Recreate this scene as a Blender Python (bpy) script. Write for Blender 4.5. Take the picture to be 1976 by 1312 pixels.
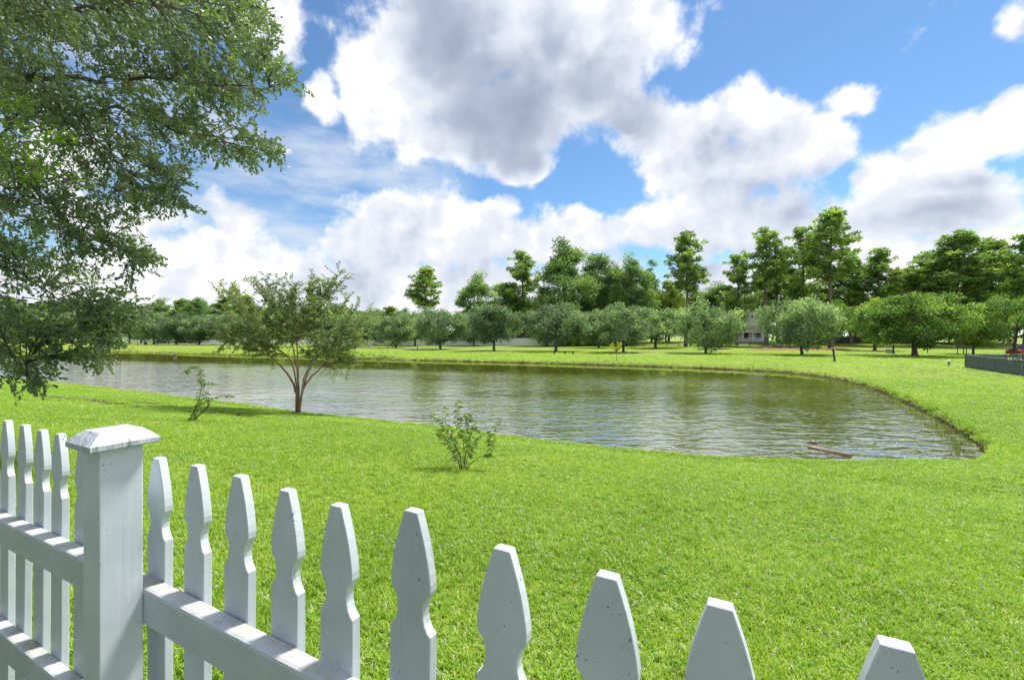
import bpy, math, random
import numpy as np
from mathutils import Vector

for o in list(bpy.data.objects): bpy.data.objects.remove(o)
R = math.radians
scene = bpy.context.scene
col = scene.collection

# ------------------------------------------------------------------ camera
F, CX, HY, CZ = 860.0, 988.0, 650.0, 2.5          # focal length (px), centre, horizon row, eye height (m)
cam = bpy.data.cameras.new("camera"); camo = bpy.data.objects.new("camera", cam); col.objects.link(camo)
camo.location = (0, 0, CZ); camo.rotation_euler = (R(90), 0, 0)
cam.sensor_width = 36; cam.lens = 36 * F / 1976; cam.shift_y = -6 / 1976
cam.clip_start = 0.05; cam.clip_end = 3000
scene.camera = camo

# ------------------------------------------------------------------ sky, sun, exposure
SUN_AZ, SUN_EL = R(48), R(60)
world = bpy.data.worlds.new("World"); scene.world = world; world.use_nodes = True
scene.view_settings.view_transform = 'Standard'; scene.view_settings.look = 'None'
scene.view_settings.gamma = 1; scene.view_settings.exposure = 1.6
scene.view_settings.use_curve_mapping = False

def sky_world():
    nt = world.node_tree; N = nt.nodes; L = nt.links; N.clear()
    def node(t, **k):
        n = N.new(t)
        for a, v in k.items(): setattr(n, a, v)
        return n
    def put(sock, v):
        if hasattr(v, 'links') or hasattr(v, 'is_linked'): L.new(v, sock)
        else: sock.default_value = v
    def math_(op, a, b=0.0, c=0.0, clamp=False):
        n = node('ShaderNodeMath', operation=op); n.use_clamp = clamp
        put(n.inputs[0], a); put(n.inputs[1], b)
        if len(n.inputs) > 2: put(n.inputs[2], c)
        return n.outputs[0]
    def vmath(op, a, b=None, c=None):
        n = node('ShaderNodeVectorMath', operation=op); put(n.inputs[0], a)
        if b is not None: put(n.inputs[1], b)
        if c is not None: put(n.inputs[2], c)
        return n.outputs['Value'] if op in ('LENGTH', 'DOT_PRODUCT') else n.outputs['Vector']
    def sstep(v, a, b, lo=0.0, hi=1.0):
        n = node('ShaderNodeMapRange', interpolation_type='SMOOTHSTEP')
        put(n.inputs['Value'], v); n.inputs['From Min'].default_value = a; n.inputs['From Max'].default_value = b
        n.inputs['To Min'].default_value = lo; n.inputs['To Max'].default_value = hi
        return n.outputs['Result']
    def noise(vec, scale, detail, rough, lac=2.0, dist=0.0):
        n = node('ShaderNodeTexNoise'); put(n.inputs['Vector'], vec)
        n.inputs['Scale'].default_value = scale; n.inputs['Detail'].default_value = detail
        n.inputs['Roughness'].default_value = rough; n.inputs['Lacunarity'].default_value = lac
        n.inputs['Distortion'].default_value = dist
        return n.outputs[0]
    tc = node('ShaderNodeTexCoord'); d = tc.outputs['Generated']
    sep = node('ShaderNodeSeparateXYZ'); L.new(d, sep.inputs[0])
    az = math_('ARCTAN2', sep.outputs[0], sep.outputs[1]); el = math_('ARCSINE', sep.outputs[2])
    # a little warping so that the cloud masses get uneven outlines
    wn = node('ShaderNodeTexNoise'); L.new(d, wn.inputs['Vector']); wn.inputs['Scale'].default_value = 7; wn.inputs['Detail'].default_value = 4
    wv = vmath('MULTIPLY_ADD', wn.outputs['Color'], (0.11, 0.11, 0), (-0.055, -0.055, 0))
    cmb = node('ShaderNodeCombineXYZ'); L.new(az, cmb.inputs[0]); L.new(el, cmb.inputs[1])
    ae = vmath('ADD', cmb.outputs[0], wv)
    def blobs(lst):
        acc = None
        for (px, py, rx, ry, amp) in lst:
            u = (px - CX) / F; v = (HY - py) / F
            a = math.atan(u); e = math.atan2(v, math.hypot(1, u))
            ra = rx / F / (1 + u * u); re = ry / F / math.sqrt(1 + u * u) / (1 + v * v * 0.8)
            q = vmath('MULTIPLY_ADD', ae, (1 / ra, 1 / re, 0), (-a / ra, -e / re, 0))
            t = math_('MULTIPLY_ADD', vmath('LENGTH', q), -amp, amp)
            acc = t if acc is None else math_('MAXIMUM', acc, t)
        return acc
    mass = [  # cloud masses by azimuth and elevation: centre, radii, density
        (850,105,200,165,1),(965,225,170,115,1),(1010,50,280,130,1),(765,190,115,120,1),(1110,150,180,120,1),
        (1190,60,130,85,.9),(1000,310,75,50,1),(845,275,65,45,.9),(1240,40,80,110,.8),(870,-110,340,170,1),
        (555,55,95,75,.9),(620,205,45,50,.8),(480,20,110,70,.9),
        (1330,265,150,85,1),(1460,235,130,75,1),(1545,290,105,80,1),(1410,350,180,90,1),(1240,215,90,50,.8),(1420,410,190,60,.9),
        (1850,255,140,70,1),(1940,225,90,50,1),(1765,330,130,90,1),(1800,420,165,70,1),(1700,440,110,70,.9),(1850,380,110,60,.9),
        (850,450,180,70,1),(740,490,110,75,1),(958,415,48,40,.9),(1010,470,130,70,1),(1130,460,120,55,1),(1250,445,110,55,1),
        (1350,440,120,70,1),(1490,450,120,60,.9),(1650,500,170,70,1),(1900,480,170,50,.8),
        (455,425,62,60,.9),(480,500,200,55,1),(310,520,180,75,1),(230,420,150,60,.8),(120,300,160,120,.7),
        (950,560,600,75,1),(1500,560,500,80,1),(350,575,450,60,1),(1965,40,50,75,.62),(1650,190,50,32,.55),(550,285,26,18,.5)]
    B = blobs(mass)
    def puffs(v):
        a = noise(v, 6.0, 12, 0.57); b = noise(v, 15.0, 9, 0.60)
        return math_('ADD', math_('MULTIPLY', a, 0.58), math_('MULTIPLY', b, 0.42))
    n1 = puffs(d); r0 = noise(d, 9.0, 4, 0.5); r1 = noise(vmath('ADD', d, (-0.018, 0.008, 0.024)), 9.0, 4, 0.5)
    n2 = noise(d, 2.6, 5, 0.55)
    # the rest of the sky carries scattered cloud of the same kind
    out_az = sstep(math_('ABSOLUTE', az), 0.85, 1.1); out_el = sstep(el, 0.72, 0.95)
    outside = math_('MAXIMUM', out_az, out_el)
    gen = math_('MULTIPLY', math_('MULTIPLY_ADD', n2, 3.2, -1.18), outside)
    Bm = math_('MAXIMUM', B, math_('SUBTRACT', gen, math_('MULTIPLY_ADD', outside, -0.35, 0.35)))
    Bc = math_('MAXIMUM', Bm, -0.6)
    dens = math_('ADD', math_('MULTIPLY', Bc, 0.75), math_('MULTIPLY_ADD', n1, 2.3, -1.12))
    alpha = sstep(dens, -0.05, 0.32)
    # thin high veil
    veil = math_('MULTIPLY', sstep(blobs([(640,370,330,190,1.2),(300,330,420,260,1.2),(750,320,200,60,.8),(250,120,300,200,.8)]), 0.0, 0.7),
                 sstep(noise(vmath('MULTIPLY', d, (2.2, 2.2, 7.0)), 2.0, 6, 0.6), 0.32, 0.68, 0.0, 0.85))
    # thick cores and bases look grey from below, rims stay white
    core = blobs([(860,70,130,150,1.1),(960,215,170,130,1.35),(930,150,170,110,1.2),(1010,290,75,65,1.1),(1130,170,140,80,.85),(1200,240,110,70,.8),(1060,70,80,60,.6),
                  (1400,300,120,50,.5),(1480,370,150,50,.7),(1800,420,190,45,.75),(1850,360,90,35,.5),(690,540,55,55,.6),(900,500,170,50,.35),
                  (1300,520,260,50,.35),(1560,420,140,45,.4),(850,-150,320,150,1.1)])
    gcore = math_('MULTIPLY', sstep(gen, 0.25, 0.9), 0.7)
    thick = math_('MAXIMUM', sstep(core, -0.6, 1.0), gcore)
    relief = math_('MULTIPLY', math_('SUBTRACT', r1, r0), 2.3)
    n3 = noise(d, 14, 6, 0.6)
    shade = math_('ADD', math_('MULTIPLY', thick, 0.80), math_('ADD', math_('MULTIPLY', relief, math_('MULTIPLY_ADD', thick, -0.75, 1.0)), math_('MULTIPLY_ADD', n2, 0.34, -0.12)))
    shade = math_('MULTIPLY', shade, sstep(math_('ADD', math_('MULTIPLY', Bc, 0.8), math_('MULTIPLY', dens, 0.2)), -0.1, 0.32))
    ramp = node('ShaderNodeValToRGB'); L.new(shade, ramp.inputs[0])
    e = ramp.color_ramp.elements
    e[0].position = 0.0; e[0].color = (0.475, 0.475, 0.485, 1); e[1].position = 1.0; e[1].color = (0.145, 0.168, 0.222, 1)
    m = e.new(0.20); m.color = (0.375, 0.385, 0.41, 1); m = e.new(0.45); m.color = (0.310, 0.330, 0.375, 1); m = e.new(0.72); m.color = (0.215, 0.240, 0.300, 1)
    sky = node('ShaderNodeTexSky', sky_type='NISHITA'); sky.sun_disc = False
    sky.sun_elevation = SUN_EL; sky.sun_rotation = SUN_AZ; sky.air_density = 1.0; sky.dust_density = 0.15; sky.ozone_density = 1.6
    K = 0.10
    cl = vmath('SCALE', ramp.outputs[0]); cl.node.inputs['Scale'].default_value = 0.80 / K
    def mix(fac, a, b):
        n = node('ShaderNodeMix', data_type='RGBA'); put(n.inputs[0], fac); put(n.inputs[6], a); put(n.inputs[7], b)
        return n.outputs[2]
    blue = node('ShaderNodeMix', data_type='RGBA', blend_type='MULTIPLY'); blue.inputs[0].default_value = 1; L.new(sky.outputs[0], blue.inputs[6]); blue.inputs[7].default_value = (0.34, 0.445, 0.51, 1)
    c1 = mix(veil, blue.outputs[2], (2.5, 2.75, 3.1, 1))
    c2 = mix(alpha, c1, cl)
    bg = node('ShaderNodeBackground'); L.new(c2, bg.inputs[0]); bg.inputs[1].default_value = K
    o = node('ShaderNodeOutputWorld'); L.new(bg.outputs[0], o.inputs[0])
sky_world()

SUNV = Vector((math.sin(SUN_AZ) * math.cos(SUN_EL), math.cos(SUN_AZ) * math.cos(SUN_EL), math.sin(SUN_EL)))
sl = bpy.data.lights.new("sun", 'SUN'); sl.energy = 2.2; sl.angle = R(11); sl.color = (1.0, 0.95, 0.86)
so = bpy.data.objects.new("sun", sl); col.objects.link(so); so.location = (-20, 20, 40)
so.rotation_euler = (-SUNV).to_track_quat('-Z', 'Y').to_euler()

# ------------------------------------------------------------------ helpers
rng = np.random.default_rng(7)
ND = (0.467, 0.884)                                # unit normal of the picket fence, pointing at the pond
def link(o, parent=None):
    col.objects.link(o)
    if parent is not None: o.parent = parent
    return o
def tag(o, label=None, cat=None, group=None, kind=None):
    if label: o["label"] = label
    if cat: o["category"] = cat
    if group: o["group"] = group
    if kind: o["kind"] = kind
    return o
def empty(name, loc=(0, 0, 0), rz=0.0, label=None, cat=None, group=None):
    o = bpy.data.objects.new(name, None); o.empty_display_size = 0.2
    o.location = loc; o.rotation_euler = (0, 0, rz)
    link(o); return tag(o, label, cat, group)
def obj(name, me, parent=None, mat=None):
    if mat is not None and not me.materials: me.materials.append(mat)
    return link(bpy.data.objects.new(name, me), parent)
def np_mesh(name, V, faces, var=None, smooth=False):
    """faces: int array (n,3) or (n,4)"""
    me = bpy.data.meshes.new(name); V = np.asarray(V, np.float32); faces = np.asarray(faces, np.int32)
    n, k = faces.shape
    me.vertices.add(len(V)); me.vertices.foreach_set("co", V.ravel())
    me.loops.add(n * k); me.loops.foreach_set("vertex_index", faces.ravel())
    me.polygons.add(n); me.polygons.foreach_set("loop_start", np.arange(n, dtype=np.int32) * k)
    me.polygons.foreach_set("use_smooth", np.full(n, smooth))
    if var is not None:
        a = me.attributes.new("var", 'FLOAT', 'POINT'); a.data.foreach_set("value", np.asarray(var, np.float32))
    me.update(calc_edges=True); me.validate()
    return me
class MB:
    """collects boxes, prisms, lathes and tubes into one mesh"""
    def __init__(s): s.v = []; s.f = []
    def add(s, v, f):
        b = len(s.v); s.v += [tuple(p) for p in v]; s.f += [tuple(i + b for i in q) for q in f]; return s
    def box(s, x0, x1, y0, y1, z0, z1):
        v = [(x0,y0,z0),(x1,y0,z0),(x1,y1,z0),(x0,y1,z0),(x0,y0,z1),(x1,y0,z1),(x1,y1,z1),(x0,y1,z1)]
        return s.add(v, [(0,3,2,1),(4,5,6,7),(0,1,5,4),(1,2,6,5),(2,3,7,6),(3,0,4,7)])
    def prism(s, prof, a0, a1, axis='y'):
        """closed profile (p,q) extruded; axis y: p=x q=z ; axis x: p=y q=z"""
        n = len(prof); v = []
        for a in (a0, a1):
            for p, q in prof: v.append((p, a, q) if axis == 'y' else (a, p, q))
        f = [tuple(range(n))[::-1] if axis == 'x' else tuple(range(n)), tuple(range(n, 2*n)) if axis == 'x' else tuple(range(n, 2*n))[::-1]]
        for i in range(n):
            j = (i + 1) % n
            f.append((i, j, j+n, i+n) if axis == 'x' else (j, i, i+n, j+n))
        return s.add(v, f)
    def lathe(s, prof, n=12, cx=0, cy=0):
        v = []; f = []
        for r, z in prof:
            for k in range(n):
                a = 2*math.pi*k/n; v.append((cx+r*math.cos(a), cy+r*math.sin(a), z))
        for i in range(len(prof)-1):
            for k in range(n):
                j = (k+1) % n; f.append((i*n+k, i*n+j, (i+1)*n+j, (i+1)*n+k))
        f.append(tuple(range(n))[::-1]); f.append(tuple(range((len(prof)-1)*n, len(prof)*n)))
        return s.add(v, f)
    def tube(s, pts, rad, n=6):
        pts = [Vector(p) for p in pts]; v = []; f = []
        for i, p in enumerate(pts):
            t = (pts[min(i+1, len(pts)-1)] - pts[max(i-1, 0)]).normalized()
            a = t.cross(Vector((0.31, 0.77, 0.55))).normalized(); b = t.cross(a)
            r = rad[i] if hasattr(rad, '__len__') else rad
            for k in range(n):
                w = 2*math.pi*k/n; v.append(p + a*(r*math.cos(w)) + b*(r*math.sin(w)))
        for i in range(len(pts)-1):
            for k in range(n):
                j = (k+1) % n; f.append((i*n+k, i*n+j, (i+1)*n+j, (i+1)*n+k))
        f.append(tuple(range(n))[::-1]); f.append(tuple(range((len(pts)-1)*n, len(pts)*n)))
        return s.add(v, f)
    def mesh(s, name, mat=None, smooth=False, bevel=0.0):
        me = bpy.data.meshes.new(name); me.from_pydata(s.v, [], s.f); me.update()
        if bevel > 0:
            import bmesh
            bm = bmesh.new(); bm.from_mesh(me)
            bmesh.ops.recalc_face_normals(bm, faces=bm.faces)
            ed = [e for e in bm.edges if len(e.link_faces) == 2 and e.calc_face_angle(0) > 0.5]
            bmesh.ops.bevel(bm, geom=ed, offset=bevel, segments=1, affect='EDGES', clamp_overlap=True)
            bm.to_mesh(me); bm.free()
        if mat: me.materials.append(mat)
        if smooth:
            for p in me.polygons: p.use_smooth = True
        return me

# ------------------------------------------------------------------ materials
def new_mat(name):
    m = bpy.data.materials.new(name); m.use_nodes = True
    nt = m.node_tree; b = nt.nodes.get('Principled BSDF'); return m, nt, nt.nodes, nt.links, b
def ramp(N, L, fac, stops):
    r = N.new('ShaderNodeValToRGB'); L.new(fac, r.inputs[0]); e = r.color_ramp.elements
    while len(e) < len(stops): e.new(0.5)
    for i, (p, c) in enumerate(stops): e[i].position = p; e[i].color = (*c, 1)
    return r.outputs[0]
def nz(N, L, scale, detail=4, rough=0.5, coord='Object', mul=None, dist=0.0):
    t = N.new('ShaderNodeTexCoord'); v = t.outputs[coord]
    if mul:
        q = N.new('ShaderNodeVectorMath'); q.operation = 'MULTIPLY'; L.new(v, q.inputs[0]); q.inputs[1].default_value = mul; v = q.outputs[0]
    n = N.new('ShaderNodeTexNoise'); L.new(v, n.inputs['Vector'])
    n.inputs['Scale'].default_value = scale; n.inputs['Detail'].default_value = detail; n.inputs['Roughness'].default_value = rough
    n.inputs['Distortion'].default_value = dist
    return n.outputs[0]
def mixc(N, L, fac, a, b, mode='MIX'):
    n = N.new('ShaderNodeMix'); n.data_type = 'RGBA'; n.blend_type = mode
    for s, v in ((n.inputs[0], fac), (n.inputs[6], a), (n.inputs[7], b)):
        if hasattr(v, 'is_linked'): L.new(v, s)
        else: s.default_value = v if not isinstance(v, tuple) else (*v, 1)
    return n.outputs[2]
def bump(N, L, h, strength, dist, b):
    n = N.new('ShaderNodeBump'); n.inputs['Strength'].default_value = strength; n.inputs['Distance'].default_value = dist
    L.new(h, n.inputs['Height']); L.new(n.outputs[0], b.inputs['Normal']); return n
def plain(name, c, rough=0.6, var=0.18, scale=6.0, metal=0.0, bmp=0.0):
    m, nt, N, L, b = new_mat(name)
    f = nz(N, L, scale, 5, 0.6)
    lo = tuple(x*(1-var) for x in c); hi = tuple(min(1, x*(1+var)) for x in c)
    L.new(ramp(N, L, f, [(0.3, lo), (0.7, hi)]), b.inputs['Base Color'])
    b.inputs['Roughness'].default_value = rough; b.inputs['Metallic'].default_value = metal
    if bmp: bump(N, L, f, bmp, 0.02, b)
    return m
def leaf_mat(name, stops, trans=0.35, rough=0.45, spec=0.35, objvar=0.12):
    m, nt, N, L, b = new_mat(name)
    a = N.new('ShaderNodeAttribute'); a.attribute_name = 'var'
    oi = N.new('ShaderNodeObjectInfo')
    mm = N.new('ShaderNodeMath'); mm.operation = 'MULTIPLY_ADD'; L.new(oi.outputs['Random'], mm.inputs[0]); mm.inputs[1].default_value = objvar; mm.inputs[2].default_value = -objvar/2
    ad = N.new('ShaderNodeMath'); ad.operation = 'ADD'; L.new(a.outputs['Fac'], ad.inputs[0]); L.new(mm.outputs[0], ad.inputs[1])
    c = ramp(N, L, ad.outputs[0], stops)
    L.new(c, b.inputs['Base Color']); b.inputs['Roughness'].default_value = rough; b.inputs['Specular IOR Level'].default_value = spec
    t = N.new('ShaderNodeBsdfTranslucent')
    c2 = mixc(N, L, 1.0, c, (1.25, 1.4, 0.62), 'MULTIPLY'); L.new(c2, t.inputs[0])
    mx = N.new('ShaderNodeMixShader'); mx.inputs[0].default_value = trans
    L.new(b.outputs[0], mx.inputs[1]); L.new(t.outputs[0], mx.inputs[2])
    L.new(mx.outputs[0], N['Material Output'].inputs[0])
    return m
M = {}
M['oak_leaf'] = leaf_mat('oak_leaf', [(0.0,(0.091,0.141,0.103)),(0.45,(0.182,0.260,0.165)),(0.8,(0.304,0.409,0.242)),(1.0,(0.452,0.559,0.294))], 0.42, objvar=0.32)
M['oak_leaf_bright'] = leaf_mat('oak_leaf_bright', [(0.0,(0.068,0.133,0.043)),(0.5,(0.145,0.243,0.068)),(1.0,(0.328,0.447,0.118))], 0.45)
M['pine_needle'] = leaf_mat('pine_needle', [(0.0,(0.106,0.184,0.076)),(0.5,(0.231,0.351,0.114)),(1.0,(0.524,0.600,0.183))], 0.42)
M['wood_leaf'] = leaf_mat('wood_leaf', [(0.0,(0.091,0.165,0.090)),(0.5,(0.188,0.304,0.126)),(1.0,(0.421,0.537,0.186))], 0.45)
M['lime_leaf'] = leaf_mat('lime_leaf', [(0.0,(0.088,0.144,0.028)),(0.5,(0.166,0.232,0.044)),(1.0,(0.287,0.343,0.077))], 0.35)
M['big_leaf'] = leaf_mat('big_leaf', [(0.0,(0.091,0.136,0.085)),(0.5,(0.176,0.249,0.124)),(0.9,(0.341,0.432,0.165)),(1.0,(0.518,0.570,0.195))], 0.35, 0.38, 0.45, 0.0)
M['sunlit_leaf'] = leaf_mat('sunlit_leaf', [(0.0,(0.11,0.21,0.025)),(1.0,(0.24,0.37,0.045))], 0.5, 0.4, 0.4, 0.0)  # lighter, yellower leaf green that carries the sunlit look in its colour
M['dead_leaf'] = leaf_mat('dead_leaf', [(0.0,(0.16,0.06,0.03)),(1.0,(0.30,0.13,0.06))], 0.3, 0.6, 0.3, 0.0)
M['crape_leaf'] = leaf_mat('crape_leaf', [(0.0,(0.098,0.144,0.078)),(0.5,(0.203,0.273,0.103)),(0.9,(0.436,0.519,0.163)),(1.0,(0.600,0.390,0.226))], 0.35, 0.4, 0.4, 0.0)
M['peach_leaf'] = leaf_mat('peach_leaf', [(0.0,(0.069,0.131,0.039)),(0.6,(0.154,0.262,0.054)),(0.92,(0.308,0.416,0.077)),(1.0,(0.554,0.462,0.062))], 0.35, 0.35, 0.5, 0.0)
M['yellow_leaf'] = leaf_mat('yellow_leaf', [(0.0,(0.28,0.32,0.03)),(1.0,(0.50,0.48,0.05))], 0.4, 0.5, 0.3, 0.0)
M['reed'] = leaf_mat('reed', [(0.0,(0.09,0.095,0.03)),(0.4,(0.16,0.15,0.06)),(0.6,(0.14,0.19,0.04)),(1.0,(0.18,0.27,0.04))], 0.25, 0.6, 0.2, 0.2)
M['grass'] = leaf_mat('grass_blade', [(0.0,(0.111,0.215,0.026)),(0.35,(0.218,0.368,0.040)),(0.68,(0.382,0.537,0.063)),(0.90,(0.549,0.600,0.111)),(0.95,(0.558,0.600,0.409)),(1.0,(0.558,0.600,0.594))], 0.42, 0.45, 0.28, 0.16)

def bark(name, a, b_):
    m, nt, N, L, b = new_mat(name)
    f = nz(N, L, 9, 7, 0.65, mul=(1, 1, 0.22))
    L.new(ramp(N, L, f, [(0.3, a), (0.7, b_)]), b.inputs['Base Color']); b.inputs['Roughness'].default_value = 0.9
    bump(N, L, f, 0.8, 0.03, b); return m
M['bark'] = bark('bark_grey', (0.05, 0.042, 0.035), (0.15, 0.13, 0.115))
M['pine_bark'] = bark('bark_pine', (0.085, 0.055, 0.045), (0.22, 0.165, 0.14))
M['crape_bark'] = bark('bark_crape', (0.15, 0.09, 0.055), (0.34, 0.235, 0.155))
M['twig'] = bark('bark_twig', (0.045, 0.04, 0.035), (0.13, 0.11, 0.09))

def paint_white(name, weather, mildew=0.0):
    m, nt, N, L, b = new_mat(name)
    tc0 = N.new('ShaderNodeTexCoord'); oi = N.new('ShaderNodeObjectInfo'); of = N.new('ShaderNodeVectorMath'); of.operation = 'MULTIPLY_ADD'
    L.new(oi.outputs['Random'], of.inputs[0]); of.inputs[1].default_value = (37, 23, 51); L.new(tc0.outputs['Object'], of.inputs[2])
    def nz(N, L, scale, detail=4, rough=0.5, coord='Object', mul=None, dist=0.0):
        v = of.outputs[0]
        if mul:
            q = N.new('ShaderNodeVectorMath'); q.operation = 'MULTIPLY'; L.new(v, q.inputs[0]); q.inputs[1].default_value = mul; v = q.outputs[0]
        n = N.new('ShaderNodeTexNoise'); L.new(v, n.inputs['Vector'])
        n.inputs['Scale'].default_value = scale; n.inputs['Detail'].default_value = detail; n.inputs['Roughness'].default_value = rough; n.inputs['Distortion'].default_value = dist
        return n.outputs[0]
    g = nz(N, L, 16, 6, 0.62, mul=(1, 1, 0.06))            # grain along the board
    if mildew: g = nz(N, L, 16, 6, 0.62, mul=(0.06, 1, 1))
    blot = nz(N, L, 7, 5, 0.6)
    wk = 1-0.22*weather-0.08*mildew
    c = ramp(N, L, blot, [(0.30, (0.585*wk, 0.645*wk, 0.72*wk)), (0.65, (0.685*wk, 0.74*wk, 0.81*wk))])
    g2 = nz(N, L, 34, 4, 0.6, mul=(0.02, 1, 1) if mildew else (1, 1, 0.02), dist=0.5)
    th = 0.285+0.07*weather
    crack = ramp(N, L, g2, [(0.0, (0.22, 0.21, 0.20)), (th-.02, (0.36, 0.35, 0.34)), (th+.025, (1, 1, 1)), (1, (1, 1, 1))])
    c = mixc(N, L, 0.75, c, crack, 'MULTIPLY')
    streak = ramp(N, L, nz(N, L, 5, 6, 0.7, mul=(0.25, 1, 1) if mildew else (1, 1, 0.16)), [(0.30, (0.76, 0.75, 0.72)), (0.52, (1, 1, 1)), (1, (1, 1, 1))])
    c = mixc(N, L, 0.35, c, streak, 'MULTIPLY')
    for scale, k0, k1 in ((60, 0.50, -0.225), (170, 0.62, -0.27)):
        vo = N.new('ShaderNodeTexVoronoi'); L.new(of.outputs[0], vo.inputs['Vector']); vo.inputs['Scale'].default_value = scale; vo.inputs['Randomness'].default_value = 1
        sz = nz(N, L, 26, 2, 0.5)
        mm = N.new('ShaderNodeMath'); mm.operation = 'MULTIPLY_ADD'; L.new(sz, mm.inputs[0]); mm.inputs[1].default_value = k0; mm.inputs[2].default_value = k1
        lt = N.new('ShaderNodeMath'); lt.operation = 'LESS_THAN'; L.new(vo.outputs['Distance'], lt.inputs[0]); L.new(mm.outputs[0], lt.inputs[1])
        c = mixc(N, L, lt.outputs[0], c, (0.15, 0.13, 0.11))
    # mildew and dirt that gather on faces that look up
    ge = N.new('ShaderNodeNewGeometry'); sp = N.new('ShaderNodeSeparateXYZ'); L.new(ge.outputs['Normal'], sp.inputs[0])
    up = N.new('ShaderNodeMapRange'); L.new(sp.outputs[2], up.inputs[0]); up.inputs[1].default_value = 0.75; up.inputs[2].default_value = 0.95
    mil = nz(N, L, 8, 7, 0.72)
    mr = N.new('ShaderNodeMapRange'); L.new(mil, mr.inputs[0]); mr.inputs[1].default_value = 0.50-0.10*mildew; mr.inputs[2].default_value = 0.74-0.06*mildew; mr.inputs[4].default_value = 0.8
    q = N.new('ShaderNodeMath'); q.operation = 'MULTIPLY'; L.new(up.outputs[0], q.inputs[0]); L.new(mr.outputs[0], q.inputs[1])
    dirt = ramp(N, L, nz(N, L, 14, 5, 0.65), [(0.38, (0.20, 0.215, 0.07)), (0.6, (0.42, 0.37, 0.28))])
    c = mixc(N, L, q.outputs[0], c, dirt)
    L.new(c, b.inputs['Base Color']); b.inputs['Roughness'].default_value = 0.5; b.inputs['Specular IOR Level'].default_value = 0.35
    hh = N.new('ShaderNodeMath'); hh.operation = 'ADD'; L.new(g, hh.inputs[0]); L.new(g2, hh.inputs[1])
    bump(N, L, hh.outputs[0], 0.16 + 0.5*weather, 0.008, b)
    return m
M['paint'] = paint_white('white_paint', 0.0)
M['paint_old'] = paint_white('white_paint_weathered', 1.0)
M['paint_split'] = paint_white('white_paint_split', 0.75)
M['paint_rail'] = paint_white('white_paint_rail', 0.0, 1.0)
M['vinyl'] = plain('white_vinyl', (0.86, 0.88, 0.92), 0.45, 0.05, 0.6)
M['charcoal'] = plain('charcoal_stain', (0.095, 0.112, 0.140), 0.6, 0.35, 3.0, bmp=0.2)
M['black'] = plain('black_metal', (0.016, 0.017, 0.02), 0.45, 0.2)
M['navy'] = plain('navy_paint', (0.03, 0.045, 0.085), 0.4, 0.15)
M['white_metal'] = plain('white_enamel', (0.78, 0.78, 0.78), 0.4, 0.05)
M['grey'] = plain('grey_metal', (0.33, 0.33, 0.34), 0.5, 0.15, 12)
M['siding'] = plain('white_siding', (0.86, 0.84, 0.82), 0.6, 0.05, 2)
M['siding_blue'] = plain('blue_siding', (0.36, 0.50, 0.56), 0.6, 0.06, 2)
M['siding_slate'] = plain('slate_siding', (0.15, 0.185, 0.24), 0.6, 0.06, 2)  # for the added unseen house; blue tints the light it bounces
M['siding_grey'] = plain('grey_siding', (0.52, 0.54, 0.56), 0.6, 0.06, 2)
M['roof'] = plain('roof_shingle', (0.30, 0.27, 0.26), 0.85, 0.25, 8, bmp=0.3)
M['roof_tin'] = plain('porch_roof', (0.52, 0.46, 0.44), 0.6, 0.15, 5)
M['red_paint'] = plain('red_paint', (0.42, 0.035, 0.02), 0.3, 0.1, 2)
M['silver'] = plain('silver_paint', (0.55, 0.57, 0.60), 0.3, 0.05, 2, 0.3)
M['tyre'] = plain('tyre_rubber', (0.018, 0.018, 0.018), 0.8)
M['yellow'] = plain('yellow_paint', (0.70, 0.45, 0.03), 0.5, 0.1)
M['plank'] = plain('wet_plank', (0.17, 0.115, 0.075), 0.55, 0.35, 9, bmp=0.4)
M['shell'] = plain('turtle_shell', (0.075, 0.085, 0.045), 0.4, 0.5, 30)
M['blossom'] = plain('pink_blossom', (0.75, 0.36, 0.48), 0.6, 0.2, 20)
def glass_mat():
    m, nt, N, L, b = new_mat('window_glass')
    L.new(ramp(N, L, nz(N, L, 0.8, 3), [(0.3, (0.02, 0.025, 0.03)), (0.7, (0.05, 0.06, 0.07))]), b.inputs['Base Color'])
    b.inputs['Roughness'].default_value = 0.06; return m
M['glass'] = glass_mat()

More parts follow.
